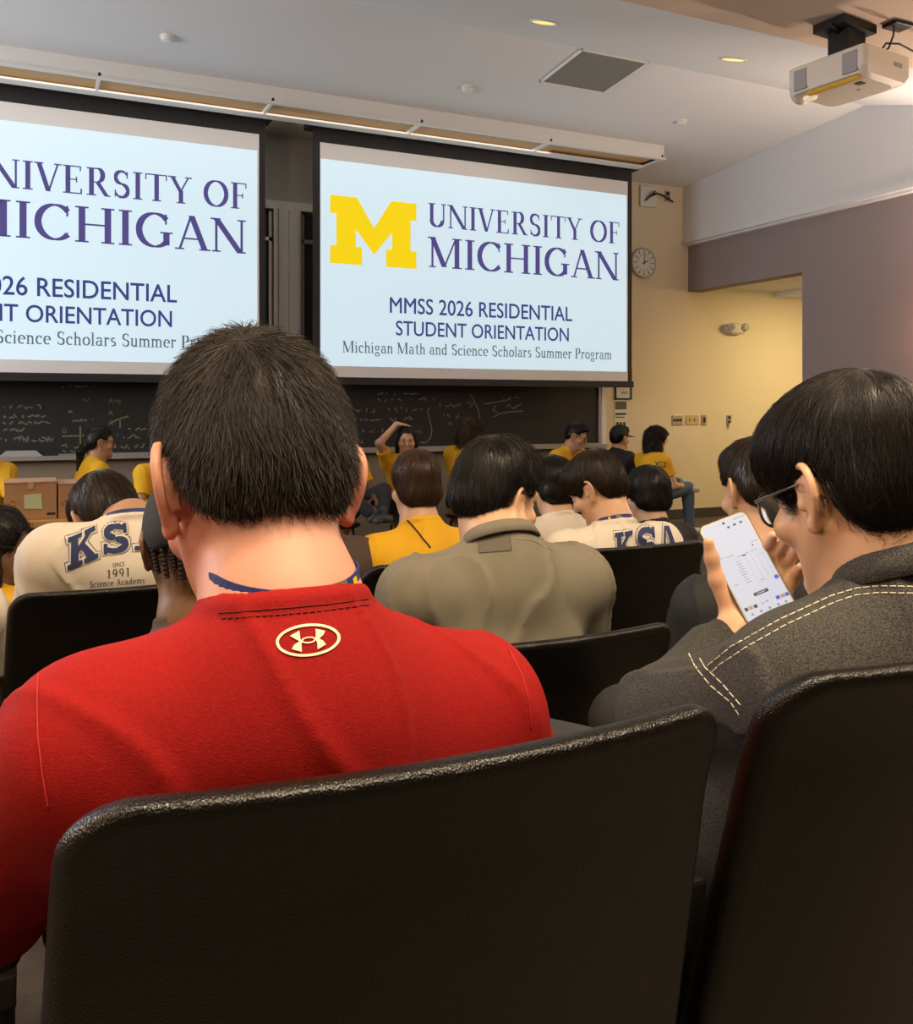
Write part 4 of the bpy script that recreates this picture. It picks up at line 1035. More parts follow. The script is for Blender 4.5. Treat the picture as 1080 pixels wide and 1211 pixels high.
def decal(name, P, vf, c, xd, nd, m, off=.0012, L=.008, bvh=None):
    """flat print laid over the cloth: vf in metres round the point c"""
    bvh = bvh or bvh_of(P['shirt'], P['root']); xd = Vector(xd).normalized(); nd = Vector(nd).normalized(); xd = (xd-nd*xd.dot(nd)).normalized(); yd = nd.cross(xd)
    v, f = vf; v, f = subdivide_to([(a, b, 0) for a, b in v], f, L); out = []; last = None
    for x, y, _ in v:
        o = Vector(c)+xd*x+yd*y+nd*.25; h, n, i, d = bvh.ray_cast(o, -nd, .6)
        out.append((h+n*off if h is not None else Vector(c)+xd*x+yd*y)-Vector(P['root']))
    return MB().add(out, f).build(name, m, P['shirt'])
def seam(name, P, pts, m, r=.0011, dash=None, bvh=None, n=None, parent=None):
    """thread along a path on the cloth; pts are room points near it; dash=(on, gap) in metres"""
    bvh = bvh or bvh_of(P['shirt'], P['root']); pts = [Vector(p) for p in pts]; dn = []
    for i in range(len(pts)-1):
        k = max(2, int((pts[i+1]-pts[i]).length/.004))
        dn += [pts[i].lerp(pts[i+1], j/k) for j in range(k)]
    dn.append(pts[-1]); q = []
    for p in dn:
        h, nn, i, d = bvh.find_nearest(p); q.append(h+nn*r*.5-Vector(P['root']))
    mb = MB()
    if not dash: mb.tube(q, r, 6)
    else:
        on = max(2, int(dash[0]/.004)); gp = max(1, int(dash[1]/.004)); i = 0
        while i+on < len(q): mb.tube(q[i:i+on+1], r, 5); i += on+gp
    return mb.build(name, m, parent or P['shirt'], True)
def glasses(P, m=None, w_=.033, h=.021, y=.100, z=.006, thin=.0016, lens=True, square=.75):
    H = P['H']; fr = MB(); ln = MB(); rt = P['root']
    for k in (-1, 1):
        ring = []
        for a in np.linspace(0, 2*PI, 25):
            cx, sx = math.cos(a), math.sin(a); ring.append(H.p(k*.035+w_*.82*abs(cx)**square*np.sign(cx), y-.008*abs(k*.035+w_*cx*.8)/.06, z+h*abs(sx)**square*np.sign(sx))-rt)
        fr.tube(ring, thin, 6, cap=False)
        if lens: ln.add(ring[:-1], [tuple(range(24))])
        fr.tube([H.p(k*.063, y-.008, z+.010)-rt, H.p(k*.076, y-.02, z+.010)-rt, H.p(k*.083, .02, z+.012)-rt, H.p(k*.082, -.006, z+.014)-rt, H.p(k*.078, -.03, z-.008)-rt], thin*.9, 6)
    fr.tube([H.p(-.009, y, z+.006)-rt, H.p(0, y+.003, z+.008)-rt, H.p(.009, y, z+.006)-rt], thin, 6)
    o = fr.build('glasses', m or M_metal, P['t'], True)
    if lens: ln.build('lenses', mat_glass(), o)
    return o
def mat_glass():
    if 'lens_glass_clear' in MATS: return MATS['lens_glass_clear']
    m = mat('lens_glass_clear', (.9, .92, .92), .03); b = m.node_tree.nodes['Principled BSDF']; b.inputs['Transmission Weight'].default_value = .95; b.inputs['IOR'].default_value = 1.12
    return m

def hit_px(bvh, u, v):
    h, n, i, d = bvh.ray_cast(CAMP, ray(u, v).normalized(), 20); return (h, n) if h is not None else (None, None)
def print_px(name, P, quads, m, off=.0012, L=4., bvh=None, back=None):
    """print on the cloth; outline given as seen in the photograph, laid on the surface it lies on"""
    bvh = bvh or bvh_of(P['shirt'], P['root']); v, f = quads_to_vf(quads) if not isinstance(quads, tuple) else quads
    v, f = subdivide_to([(a, b, 0) for a, b in v], f, L); out = []; ok = []
    for x, y, _ in v:
        h, n = hit_px(bvh, x, y); ok.append(h is not None); out.append((h+n*off if h is not None else Vector((0, 0, 0)))-Vector(P['root']))
    f = [q for q in f if all(ok[i] for i in q)]
    return MB().add(out, f).build(name, m, P['shirt'])
def seam_px(name, P, px, m, r=.001, dash=None, bvh=None):
    bvh = bvh or bvh_of(P['shirt'], P['root']); pts = []
    for i in range(len(px)-1):
        k = max(1, int(math.dist(px[i], px[i+1])/5))
        for j in range(k+(i == len(px)-2)):
            t = j/k; h, n = hit_px(bvh, px[i][0]*(1-t)+px[i+1][0]*t, px[i][1]*(1-t)+px[i+1][1]*t)
            if h is not None and (not pts or (h-pts[-1]).length < .1): pts.append(h)
    return seam(name, P, pts, m, r, dash, bvh) if len(pts) > 2 else None
def bil(q, TL, TR, BR, BL):
    """unit-square quads (y up) into a picture quadrilateral"""
    def M(x, y):
        y = 1-y; return tuple((TL[i]*(1-x)+TR[i]*x)*(1-y)+(BL[i]*(1-x)+BR[i]*x)*y for i in (0, 1))
    return [[M(x, y) for x, y in p] for p in q]
def grown(p, e):
    """convex outline pushed outward by e"""
    a = sum(p[i][0]*p[(i+1) % len(p)][1]-p[(i+1) % len(p)][0]*p[i][1] for i in range(len(p))); p = p if a > 0 else p[::-1]; o = []
    for i in range(len(p)):
        x0, y0 = p[i-1]; x1, y1 = p[i]; x2, y2 = p[(i+1) % len(p)]
        a1 = math.atan2(y1-y0, x1-x0)-PI/2; a2 = math.atan2(y2-y1, x2-x1)-PI/2
        nx, ny = math.cos(a1)+math.cos(a2), math.sin(a1)+math.sin(a2); L = math.hypot(nx, ny) or 1; c = max(.35, math.cos((a1-a2)/2))
        o.append((x1+nx/L*e/c, y1+ny/L*e/c))
    return o
def slab(c, e=0):
    if c == 'K': q = rq(.12, 0, .38, 1)+rq(.0, 0, .5, .15)+rq(.0, .85, .5, 1)+[[(.36, .36), (.36, .58), (.72, .92), (.92, .92)]]+rq(.60, .85, 1, 1)+[[(.40, .62), (.56, .66), (.98, .08), (.68, .08)]]+rq(.56, 0, 1.02, .15)
    elif c == 'S': q = arcq(.5, .74, .34, .19, 60, 270, .22, .15, 14)+arcq(.5, .27, .36, .20, -110, 90, .22, .15, 14)+arcq(.5, .74, .34, .19, 20, 62, .1, .14, 4)+arcq(.5, .27, .36, .20, 200, 252, .1, .14, 4)+rq(.80, .66, .95, 1)+rq(.03, .0, .18, .36)
    else: q = dq(.40, 1, .20, .05, .12)+dq(.55, 1, .80, .05, .26)+rq(.34, .85, .68, 1)+rq(.3, .30, .7, .42)+rq(.0, 0, .40, .14)+rq(.54, 0, 1.04, .14)
    return [grown(p, e) for p in q] if e else q
def slab_px(P, ch, quad, bvh, g=1.):
    W = math.dist(quad[0], quad[1])
    for k, (e, m, off) in enumerate(((.080, M_print_navy, .0010), (.058, M_print_white, .0024), (0, M_print_navy, .0055))):
        print_px('letter_outline' if k == 0 else 'letter_gap' if k == 1 else 'letter', P, bil(slab(ch, e*g), *quad), m, off, 3.2, bvh)
def word_px(name, P, s_, quad, m, bvh, off=.0014, serif=True):
    if serif: q, wd = word(s_, .08); q = [[(x/wd, y) for x, y in p] for p in q]
    else: v, f = sans(s_, False); wd = v[:, 0].max(); q = [[(v[i][0]/wd, v[i][1]) for i in t] for t in f]
    return print_px(name, P, bil(q, *quad), m, off, 8, bvh)
def collar_band(P, m, h=.032, r0=.0, flare=.012, fold=.030, a0=-PI*1.28, a1=PI*.28, lift=.0, name='collar', drop=.35):
    """stand-and-fall shirt collar round the neck"""
    ca, R = P['na'], P['R']; e1 = nrm(R-ca*(R@ca)); e2 = np.cross(ca, e1); rad = P['nc']+r0; v = []; f = []; N = 40
    prof = [(-.004, 0), (.004, h), (.010, h+.004), (.016, h), (.016+flare, h-fold), (.010+flare, h-fold-.002), (.010, h-.010), (.004, 0)]
    for i in range(N+1):
        a = a0+(a1-a0)*i/N; c = e1*math.cos(a)+e2*math.sin(a); fr = max(0., math.sin(a)); 
        for (dr, dz) in prof: v.append(P['nb']+ca*(lift+dz-fr*drop*.06)+c*(rad*(1+.12*fr)+dr)-P['root'])
    n = len(prof)
    for i in range(N):
        for k in range(n-1): f.append((i*n+k, i*n+k+1, (i+1)*n+k+1, (i+1)*n+k))
    f.append(tuple(range(n))); f.append(tuple(reversed(range(N*n, (N+1)*n))))
    return MB().add(v, f).build(name, m, P['shirt'], True)
# ---- the person in red, nearest row
P = person('person in a bright red jersey with a pale logo, seen from behind, nearest', PD(303, 583, .885), yaw=5, pitch=24, roll=0, seat=(.245, .90), floor=RISE, face=0, s=1.06, hs=1.07,
    skin='rosy', shirt=M_red, hair='short', haircol='cropped', n_hair=15000, hair_len=lambda p: .012+.016*np.clip((p[:, 2]+.05)/.12, 0, 1), lift=.0065, hair_rad=.00042, es=1.1, ears=(1.08, 1.08), fold=.9,
    base=PD(338, 728, .815), neck_r=.055, neckcut=.0605, shoulder=.2, shw={-1: PD(116, 884, .775), 1: PD(547, 842, .945)},
    arms={-1: (PD(-45, 1060, .86), PD(120, 1060, 1.15)), 1: (PD(640, 1020, 1.02), PD(560, 980, 1.25))}, sleeve=.93, sleeve_r=1.12, fringe=(2600, .009, lambda p: (p[:, 2] < -.028) & (p[:, 1] < -.02)), res=.005, hres=.0026, hair_seed=1, hunch=.07, bulk=1.06, wob=.0016,
    flow=flow_down((-.02, -.075, .118), .45, 0), trousers=M_darkjeans, col_tilt=.2)
RED = P
lanyard(P, .021, .0660, stripes=[21.0], clip=17.4, lift=.037, back=-.026)
# ---- the person in dark denim with the phone
RC, FC, ZC = V3(CT, -ST, 0), V3(ST, CT, 0), V3(0, 0, 1)
PC = np.array(PD(883, 671, 1.33)); PU = nrm(RC*-.371*.87+ZC*.928*.87+FC*.5); PW_ = nrm(RC*.95+ZC*.31); PW_ = nrm(PW_-PU*(PW_@PU)); PN = np.cross(PW_, PU)
HD = nrm(PU*.52+PW_*.85); HW = PC-PU*.072-PW_*.052-PN*.022
P = person('person in a white-stitched dark denim jacket and glasses, looking at a phone', PD(1014, 586, 1.08), yaw=-3, pitch=17, roll=-3, seat=(.92, .93), floor=RISE, face=6, s=1.03, hs=1.04,
    skin='light', shirt=M_denim, hair='mop', haircol='black', puff=1.0, n_hair=13000, hair_len=.075, lift=.003, hair_rad=.00042, base=PD(1072, 682, 1.04), neck_r=.057, neckcut=.060,
    shw={-1: PD(945, 806, 1.0), 1: PD(1250, 790, 1.25)}, long_sleeve=.72, res=.005, hres=.0028, hair_seed=4, hunch=.06, bulk=1.10, wob=.003, fold=1.7,
    arms={-1: (PD(790, 846, 1.17), HW), 1: (PD(1090, 860, 1.35), PD(1002, 728, 1.22))}, trousers=M_darkjeans, ears=(1, 1),
    hand_l=dict(d=HD, n=PN, curl=.48, side=1, thumb=(.48, -.86, .42)),
    hand_r=dict(d=nrm(PD(964, 650, 1.18)-PD(1002, 728, 1.22)), n=nrm(np.array(PD(1000, 640, 1.12)-PD(970, 670, 1.2))), curl=1.15, side=-1))
DEN = P
glasses(P, M_frame, thin=.0019)
# ---- second row
P = person('person in an olive grey shirt with a square back patch, head turned right', PY(586, 593, 1.80), yaw=-72, pitch=14, roll=4, seat=(.94, 1.78), face=-4, s=1., hs=1., skin='light', shirt=M_olive, hair='crop', haircol='black', puff=1.04,
    n_hair=6000, hair_len=.045, lift=.006, base=PY(592, 640, 1.735), res=.006, hair_seed=6, hunch=.05, shoulder=.19, sh_drop=.085, bulk=1.05, wob=.003, fold=1.7, neckcut=.060, col_tilt=.5)
OLV = P
P = person('person in a black cap with thin braids, behind the red shoulder', PY(228, 648, 1.72), yaw=0, pitch=12, seat=(.31, 1.78), skin='brown', shirt=M_browntee, hair=None, haircol='black', base=PY(232, 740, 1.70), res=.007, hair_seed=8, neck_r=.05, shoulder=.13, sh_drop=.12)
BRD = P
lanyard(P, .020, None, stripes=[7, 18], clip=14, lift=.018)
P = person('person in a black tee seen from behind, left of the denim jacket', PY(896, 584, 1.80), yaw=-10, pitch=14, seat=(1.56, 1.80), skin='light', shirt=M_blacktee, hair='crop', haircol='darkbrown', puff=1.03, n_hair=3500, hair_len=.035, lift=.004,
    base=PY(908, 672, 1.74), res=.006, hair_seed=9, shoulder=.17, sh_drop=.085, fold=1.8, bulk=.95)
# ---- third row
P = person('person in a white tee lettered with 1991, stooping with the head bent down', PY(128, 616, 2.64), yaw=8, pitch=40, roll=-8, seat=(.25, 2.66), skin='tan', shirt=M_tee, hair='mop', haircol='darkbrown', puff=.97, n_hair=4000, hair_len=.06,
    base=PY(156, 622, 2.50), res=.006, hair_seed=12, shoulder=.19, bulk=1.06, wob=.003, fold=1.7, hunch=.07, face=0)
KS1 = P
lanyard(P, .02, None, stripes=None, lift=.022)
P = person('person in a yellow tee with a dark cord across the back', PY(492, 578, 2.80), yaw=2, ears=(0, 0), pitch=8, seat=(1.15, 2.78), skin='light', shirt=M_yellow, hair='bob', haircol='brown', puff=.96, n_hair=3000, hair_len=.06, s=.93, hs=.92,
    base=PY(497, 622, 2.76), pelz=.45, res=.007, hair_seed=14, shoulder=.16, sh_drop=.075)
YEL = P
lanyard(P, .022, None, stripes=None, clip=13, lift=.022, s=.95)
P = person('person in a dark brown tee, mostly hidden behind the neck of the person in red', PY(372, 590, 2.80), yaw=0, pitch=10, seat=(.72, 2.80), skin='brown', shirt=M_browntee, hair='crop', haircol='black', n_hair=600, s=.93, pelz=.45, base=PY(380, 640, 2.76), hair_seed=15, shoulder=.17)
P = person('person in a navy-lettered white tee and blue lanyard, face turned left', PY(708, 580, 2.62), yaw=27, pitch=28, roll=-4, seat=(1.76, 2.66), skin='light', shirt=M_tee, hair='mop', haircol='darkbrown', puff=1.0, n_hair=5000, hair_len=.06,
    base=PY(728, 625, 2.53), res=.006, hair_seed=17, shoulder=.19, bulk=1.05, wob=.003, fold=1.6, face=0, sh_drop=.07)
KS2 = P
lanyard(P, .022, None, stripes=[6.5], clip=10, lift=.024)
P = person('person outside the left edge, only a white sleeve in the picture', PY(-122, 640, 2.5), yaw=0, seat=(-.46, 2.5), skin='brown', shirt=M_tee, hair='crop', n_hair=0, hair_seed=18, shoulder=.18)
# ---- fourth row
P = person('dark-haired person in a yellow tee, cut off by the left picture edge', PY(-3, 650, 3.3), yaw=-84, pitch=4, seat=(-.08, 3.35), skin='brown', shirt=M_yellow, hair='long', ears=(0, 0), haircol='black', puff=.95, n_hair=2500, hair_len=.09, s=.92, pelz=.34, hair_seed=20, hair_rad=.0009, curl=.5, face=-50, shoulder=.16)
glasses(P, M_metal, thin=.002, lens=False)
P = person('black-haired person in a plain white tee beside the olive shirt', PY(655, 578, 3.3), ears=(0, 0), yaw=0, pitch=8, seat=(1.98, 3.3), skin='light', shirt=M_tee, hair='bob', haircol='black', puff=1.0, n_hair=2500, hair_len=.06, s=.93, pelz=.42, hair_seed=22, shoulder=.17)
P = person('round black-haired person almost hidden, right of the navy-lettered white tee', PY(766, 588, 3.3), ears=(0, 0), yaw=0, pitch=10, seat=(2.66, 3.3), skin='light', shirt=M_blacktee, hair='bob', haircol='black', puff=1.02, n_hair=2500, hair_len=.06, s=.9, pelz=.38, hair_seed=23, shoulder=.16)
# ---- helpers in yellow along the front wall
def front(label, u, v, Y, yaw, **k):
    h = PY(u, v, Y); k.setdefault('s', .95); k.setdefault('pelz', .44); k.setdefault('shirt', M_yellow); k.setdefault('n_hair', 1200); k.setdefault('hair_rad', .0012); k.setdefault('res', .008)
    fy = math.radians(k.get('face', yaw)); seat = (h.x+math.sin(fy)*.10, h.y-math.cos(fy)*.10); k.setdefault('seat', seat)
    return person(label, h, yaw=yaw, **k)
front('person in yellow at the far left, only the shoulder in the picture', -24, 528, 7.2, 180, hair='crop', skin='brown', sleeve=.7)
FB = front('person in yellow with black ponytail and glasses, facing right by the left chalk tray', 118, 525, 7.5, -82, hair='pony', haircol='black', skin='tan', trousers=M_jacket, pitch=2)
glasses(FB, M_metal, lens=False)
front('person in yellow behind the left ear of the person in red', 200, 530, 6.9, 190, hair='long', ears=(0, 0), haircol='black', skin='tan')
front('person in yellow with folded legs, beside the right ear of the nearest person', 412, 524, 7.2, 200, hair='long', ears=(0, 0), haircol='black', skin='brown', legs='fold')
he = PY(481, 521, 7.4)
FE = front('person in yellow resting one hand on top of the head', 481, 521, 7.4, 160, hair='long', ears=(0, 0), haircol='black', skin='light', puff=.92, face=172,
    arms={1: (he+Vector((-.26, -.02, -.02)), he+Vector((-.10, -.02, .145)))}, hand_r=dict(d=(1, -.05, -.12), n=(-.1, 0, -1), curl=.3, side=-1))
front('person in yellow with bushy brown curls, turned away to the right', 556, 512, 7.5, -62, hair='long', ears=(0, 0), haircol='curly', skin='light', puff=1.18, n_hair=3500, hair_len=.10, lift=.022, curl=1.2, pitch=14)
FG = front('person in yellow with short dark hair and glasses, looking down to the right', 681, 517, 7.4, -132, hair='crop', haircol='black', skin='tan', pitch=18, face=-165)
glasses(FG, M_metal, lens=False)
FH = front('person in a black jacket and dark cap, in profile by the paper poster', 733, 519, 7.7, -78, hair='crop', haircol='black', skin='light', shirt=M_jacket, pitch=2, long_sleeve=.95)
FI = front('person in yellow and jeans with long wavy hair, sitting cross-legged at the cream wall', 776, 521, 7.25, -88, hair='long', ears=(0, 0), haircol='darkbrown', skin='light', trousers=M_jeans, shoes=M_shoew, legs='crossleft', puff=1.12, n_hair=5000, hair_len=.10, lift=.016, curl=1.1, pitch=4)
glasses(FI, M_metal, lens=False)
cap_on(FH)
# ------------------------------------------------------------------ prints, seams, collars
bv = bvh_of(RED['shirt'], RED['root'])
def lp(pts): return [[(300+x/7.2, 700+y/7.2) for x, y in p] for p in pts]
ring = []
for i in range(48):
    def e_(a, rx, ry): c, s_ = math.cos(a)*rx, math.sin(a)*ry; t = -.10; return (462+c*math.cos(t)-s_*math.sin(t), 414+c*math.sin(t)+s_*math.cos(t))
    a, b = 2*PI*i/48, 2*PI*(i+1)/48; ring.append([e_(a, 274, 138), e_(b, 274, 138), e_(b, 248, 116), e_(a, 248, 116)])
print_px('printed_ring', RED, lp(ring), M_logo, .0012, 6, bv)
petals = [[(310, 378), (388, 335), (397, 400), (412, 424), (398, 428), (368, 412)], [(412, 418), (406, 452), (410, 513), (325, 490), (346, 452), (384, 428)],
          [(525, 318), (605, 336), (592, 368), (556, 400), (530, 406), (522, 402), (528, 366)], [(524, 404), (556, 400), (590, 420), (614, 450), (543, 492), (540, 440)]]
inner = []
for i in range(24):
    def e2_(a, rx, ry): c, s_ = math.cos(a)*rx, math.sin(a)*ry; t = -.10; return (467+c*math.cos(t)-s_*math.sin(t), 413+c*math.sin(t)+s_*math.cos(t))
    a, b = 2*PI*i/24, 2*PI*(i+1)/24; inner.append([e2_(a, 62, 28), e2_(b, 62, 28), e2_(b, 48, 17), e2_(a, 48, 17)])
tri = []
for p in petals:
    for t_ in tessellate_polygon([[Vector((x, y, 0)) for x, y in p]]): tri.append([p[i] for i in t_])
print_px('printed_logo', RED, lp(tri+inner), M_logo, .0012, 5, bv)
M_redthread = mat('dark_red_thread', (.13, .002, .002), .8); M_redlight = mat('red_thread', (.42, .012, .01), .8)
seam_px('collar_stitching', RED, [(262, 731), (300, 729), (342, 726), (375, 723), (414, 718), (436, 715)], M_redthread, .0007, (.004, .004), bv)
seam_px('collar_seam', RED, [(258, 725), (300, 722), (350, 718), (400, 713), (436, 708)], M_redthread, .0005, None, bv)
seam_px('sleeve_seam', RED, [(46, 792), (44, 830), (45, 870), (50, 915), (57, 955)], M_redlight, .0007, None, bv)
seam_px('sleeve_seam', RED, [(602, 768), (618, 800), (626, 832), (628, 862)], M_redlight, .0007, None, bv)
bv = bvh_of(DEN['shirt'], DEN['root'])
collar_band(DEN, M_denim, .028, .0, .010, .030, lift=.002)
for i, px in enumerate(([(1080, 694), (1040, 693), (1013, 696), (983, 705), (922, 733), (865, 765), (839, 786), (832, 796)], [(1080, 702), (1040, 701), (1013, 704), (986, 713), (930, 739), (884, 765), (852, 786), (840, 797)],
           [(815, 773), (822, 788), (841, 811), (865, 831), (876, 848)], [(828, 779), (834, 789), (854, 808), (880, 838)])):
    seam_px('white_stitching', DEN, px, M_thread, .0008, (.012, .004), bv)
bv = bvh_of(OLV['shirt'], OLV['root'])
collar_band(OLV, M_olive, .022, .002, .010, .026, lift=.0)
M_olived = mat('olive_patch', (.125, .108, .078), .9); M_olivel = mat('faded_olive_thread', (.36, .32, .25), .9)
print_px('back_patch', OLV, [[(565, 624), (601, 622), (605, 651), (567, 654)]], M_olived, .0015, 5, bv)
for px in ([(565, 624), (601, 622), (605, 651), (567, 654), (565, 624)], [(566, 639), (603, 634)]): seam_px('patch_seam', OLV, px, M_print_dark, .0011, None, bv)
for px in ([(515, 646), (540, 634), (562, 625)], [(608, 636), (632, 640), (655, 652)], [(530, 640), (560, 632)]): seam_px('faded_seam', OLV, px, M_olivel, .0010, None, bv)
bv = bvh_of(KS1['shirt'], KS1['root'])
slab_px(KS1, 'K', ((80, 637), (113, 623), (116, 660), (80, 674)), bv, .75)
slab_px(KS1, 'S', ((122, 623), (151, 619), (154, 651), (122, 656)), bv, .75)
slab_px(KS1, 'A', ((163, 617), (192, 617), (198, 648), (159, 651)), bv, .75)
word_px('print', KS1, 'SINCE', ((133, 666), (148, 664), (148, 669), (133, 671)), M_print_dark, bv)
word_px('print', KS1, '1991', ((126, 674), (154, 671), (154, 681), (126, 684)), M_print_dark, bv)
word_px('print', KS1, 'Science Academy', ((106, 687), (172, 682), (172, 689), (106, 695)), M_print_dark, bv)
bv = bvh_of(KS2['shirt'], KS2['root'])
slab_px(KS2, 'K', ((727, 631), (747, 628), (749, 664), (727, 668)), bv, .62)
slab_px(KS2, 'S', ((752, 626), (774, 624), (777, 660), (752, 663)), bv, .62)
slab_px(KS2, 'A', ((779, 623), (796, 623), (804, 657), (780, 660)), bv, .62)
bv = bvh_of(YEL['shirt'], YEL['root'])
seam_px('dark_cord', YEL, [(473, 604), (482, 615), (495, 630), (509, 648)], M_ink, .0028, None, bv)
seam_px('dark_cord', YEL, [(532, 604), (533, 614), (531, 624), (528, 632)], M_ink, .0018, None, bv)
bv = bvh_of(FI['shirt'], FI['root'])
word_px('print', FI, 'XI2', ((774, 545), (788, 546), (788, 553), (774, 552)), M_print_dark, bv, .003, False)

# ---- cap and braids
H = BRD['H']; rt = BRD['root']; I3 = Frame((0, 0, 0), np.eye(3))
cap_on(BRD, braids=1)
for i, x in enumerate(np.linspace(-.078, .078, 13)):
    y = -.012-.098*math.sqrt(max(.05, 1-(x/.085)**2)); mb = MB(); pts = []; rs = []
    for k in range(26):
        t_ = k/25; pts.append(H.p(x*(1-.15*t_), y*(1-.12*t_), .012-.066*t_*(1.1-.25*abs(x)/.075)*(1+.16*math.sin(i*2.3))+(.0))-rt); rs.append(.0050*(1+.22*math.sin(k*2.1)))
    mb.tube(pts, rs, 7); mb.build('braid', HAIR['black'], BRD['t'], True)

# ------------------------------------------------------------------ the phone in the hand
M_case = mat('phone_case', (.05, .045, .04), .35); M_rim = mat('phone_rim', (.42, .36, .26), .3, .6); M_scrn = mat('phone_screen', (.1, .1, .11), .25, emit=((.66, .69, .80), .9))
M_uid = mat('screen_dark', (.02, .02, .02), .4, emit=((.02, .022, .04), 1)); M_uig = mat('screen_grey', (.1, .1, .1), .4, emit=((.22, .22, .28), .9)); M_uil = mat('screen_light_grey', (.1, .1, .1), .4, emit=((.52, .54, .62), .9))
M_uib = mat('screen_blue', (.02, .02, .2), .4, emit=((.05, .09, .5), .9)); M_uit = mat('screen_tan', (.2, .1, .05), .4, emit=((.30, .18, .08), .9))
ph = thing('phone', 'phone with bright white screen held up in the left hand at right', 'phone', PC)
ph.matrix_world = Matrix(((PW_[0], PU[0], PN[0], PC[0]), (PW_[1], PU[1], PN[1], PC[1]), (PW_[2], PU[2], PN[2], PC[2]), (0, 0, 0, 1)))
hw, hh = .0365, .079
def slabz(pts, z0, z1): return MB().prism(pts, 2, z0, z1)
slabz(rr(-hw-.002, hw+.002, -hh-.002, hh+.002, .011), -.0055, .0022).build('case', M_case, ph)
slabz(rr(-hw-.0006, hw+.0006, -hh-.0006, hh+.0006, .010), -.003, .0026).build('rim', M_rim, ph)
scr = slabz(rr(-hw+.0012, hw-.0012, -hh+.0012, hh-.0012, .009), .002, .0029).build('screen', M_scrn, ph)
MB().lathe([(.0019, 0), (.0019, .0003), (.0001, .0003)], (0, hh-.0065, .0029), (0, 0, 1), 14).build('front_camera', M_ink, scr)
def ui(items, m, name):
    mb = MB()
    for (x0, y0, x1, y1) in items: mb.add([((x0-.5)*2*hw, (.5-y0)*2*hh, .00305), ((x1-.5)*2*hw, (.5-y0)*2*hh, .00305), ((x1-.5)*2*hw, (.5-y1)*2*hh, .00305), ((x0-.5)*2*hw, (.5-y1)*2*hh, .00305)], [(3, 2, 1, 0)])
    mb.build(name, m, scr)
rg = random.Random(5); it = []
for c, (x0, x1) in enumerate(((.34, .46), (.56, .58), (.68, .70), (.80, .82), (.91, .93))):
    for r in range(9): it.append((x0, .425+r*.026, x0+(x1-x0)*rg.uniform(.6, 1), .432+r*.026))
it += [(.72, .035, .86, .044), (.88, .034, .95, .045), (.08, .345, .16, .35), (.22, .352, .38, .358), (.42, .382, .56, .388), (.60, .378, .68, .384), (.72, .374, .86, .380), (.10, .62, .2, .626), (.62, .655, .72, .661), (.80, .30, .97, .306)]
ui(it, M_uig, 'table_text')
ui([(.1, .40, .97, .4025), (.1, .675, .97, .677)], M_uil, 'rules')
ui([(.53, .084, .58, .104), (.66, .080, .72, .100), (.80, .078, .86, .098), (.52, .385, .60, .397), (.80, .325, .83, .338)], M_uid, 'icons')
ui([(.36, .745, .66, .775)], M_uid, 'pill_button'); ui([(.42, .755, .60, .765)], M_scrn, 'pill_text')
for q_, m_ in (((.06, .84, .13, .872), M_uid), ((.25, .842, .32, .874), M_uid), ((.15, .84, .23, .872), M_uit), ((.82, .842, .90, .874), M_uit), ((.72, .84, .80, .872), M_uib), ((.91, .842, .98, .874), M_uib)): ui([q_], m_, 'thumbnail')
ui([(.42, .85, .46, .86), (.50, .846, .56, .856)], M_uig, 'toolbar_text')
for x in (.16, .34, .52, .70, .86): ui([(x-.025, .905, x+.025, .927)], M_uig, 'tool_icon')
for x in (.24, .50, .76): ui([(x-.02, .962, x+.02, .975)], M_uil, 'navigation_icon')
MB().lathe([(.0032, 0), (.0032, .0003), (.0001, .0003)], ((.93-.5)*2*hw, (.5-.68)*2*hh, .0029), (0, 0, 1), 16).build('round_button', M_uib, scr)

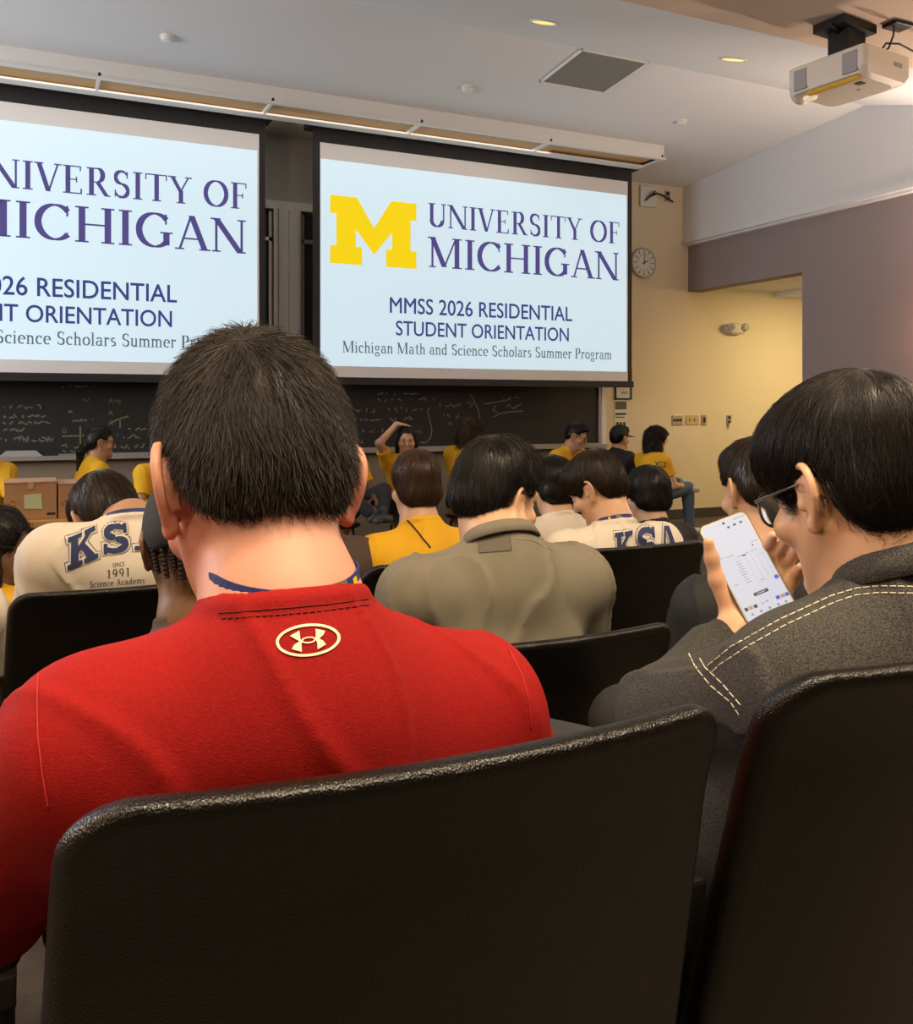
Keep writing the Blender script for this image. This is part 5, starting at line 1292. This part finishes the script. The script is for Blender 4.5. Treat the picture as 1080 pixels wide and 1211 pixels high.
# ------------------------------------------------------------------ cardboard boxes on their table
a = PY(-60, 620, 4.9); b = PY(86, 622, 4.9); zt = a.z
t = thing('table', 'long wooden-edged table under the cardboard boxes at left', 'table', ((a.x+b.x)/2, 5.15, 0)); hx = (b.x-a.x)/2
MB().box((-hx, -.30, zt-.032), (hx, .34, zt), bev=.004).build('tabletop', M_wood, t)
for sx in (-1, 1):
    for y in (-.24, .28): MB().box((sx*(hx-.06)-.02, y-.02, 0), (sx*(hx-.06)+.02, y+.02, zt-.032)).build('leg', M_metal, t)
MB().box((-hx+.05, .20, zt-.35), (hx-.05, .22, zt-.032)).build('modesty_panel', M_lowwall, t)
def carton(u0, u1, v0, label, note):
    x0 = PY(u0, v0, 4.92).x; x1 = PY(u1, v0, 4.92).x; z1 = PY(u0, v0, 4.92).z; W = (x1-x0)/2; h = z1-zt
    t = thing('cardboard_box', label, 'box', ((x0+x1)/2, 5.06, zt), 'cardboard boxes on the table')
    MB().box((-W, -.14, 0), (W, .14, h-.004), bev=.003).build('carton', M_card, t)
    MB().box((-W-.002, -.144, h-.006), (W+.002, -.001, h)).box((-W-.002, .001, h-.006), (W+.002, .144, h)).build('flaps', M_card, t)
    MB().box((-.012, -.1455, h-.035), (.012, -.14, h+.001)).build('tape', mat('clear_tape', (.52, .38, .22), .3), t)
    m = MB()
    for k in range(3):
        a_ = 2*PI*k/3+.5; m.tube([(-W*.72+.016*math.cos(a_+j*.28), -.141, h*.42+.016*math.sin(a_+j*.28)) for j in range(6)], .0035, 5)
    m.build('recycling_mark', M_cardred, t)
    MB().box((W*.62, -.1412, .02), (W*.95, -.139, .032)).build('printed_label', M_ink, t)
    if note: MB().prism([(-.034, -.032), (.036, -.038), (.034, .034), (-.037, .030)], 1, -.146, -.1415).build('flat', M_sticky, t).name = 'inner_note'
    return t, h
b1, h1 = carton(5, 67, 571, 'cardboard box with a pale green note, on the table at left', False)
tag(MB().prism([(-.040, -.036), (.040, -.042), (.036, .036), (-.042, .030)], 1, -.003, 0).build('sticky_note', M_sticky, loc=tuple(Vector(b1.location)+Vector((.012, -.142, h1*.50)))), 'pale green sticky note on the front of the cardboard box', 'note')
carton(69, 128, 572, 'cardboard box half hidden by the stooping person in the white tee', False)

# ------------------------------------------------------------------ stools for those on backless seats
def stool(label, P, h):
    x, y = P['root'][0], P['root'][1]; t = thing('stool', label, 'stool', (x, y, 0), 'low stools')
    MB().lathe([(.15, h-.03), (.165, h-.02), (.165, h-.006), (.15, h), (.001, h)], (0, 0, 0), (0, 0, 1), 24).build('seat', M_seatleg, t, True)
    for i in range(4): a_ = PI/4+i*PI/2; MB().tube([(.11*math.cos(a_), .11*math.sin(a_), h-.03), (.15*math.cos(a_), .15*math.sin(a_), 0)], .011, 8).build('leg', M_metal, t, True)
for o in [o for o in COL.objects if o.type == 'EMPTY' and o.get('category') == 'person' and o.location.y > 2.9]:
    far = o.location.y > 5; pz = .44 if far else .40
    stool('low stool under the %s' % o['label'].replace('person ', 'sitter ').split(',')[0], dict(root=o.location), pz-.13)
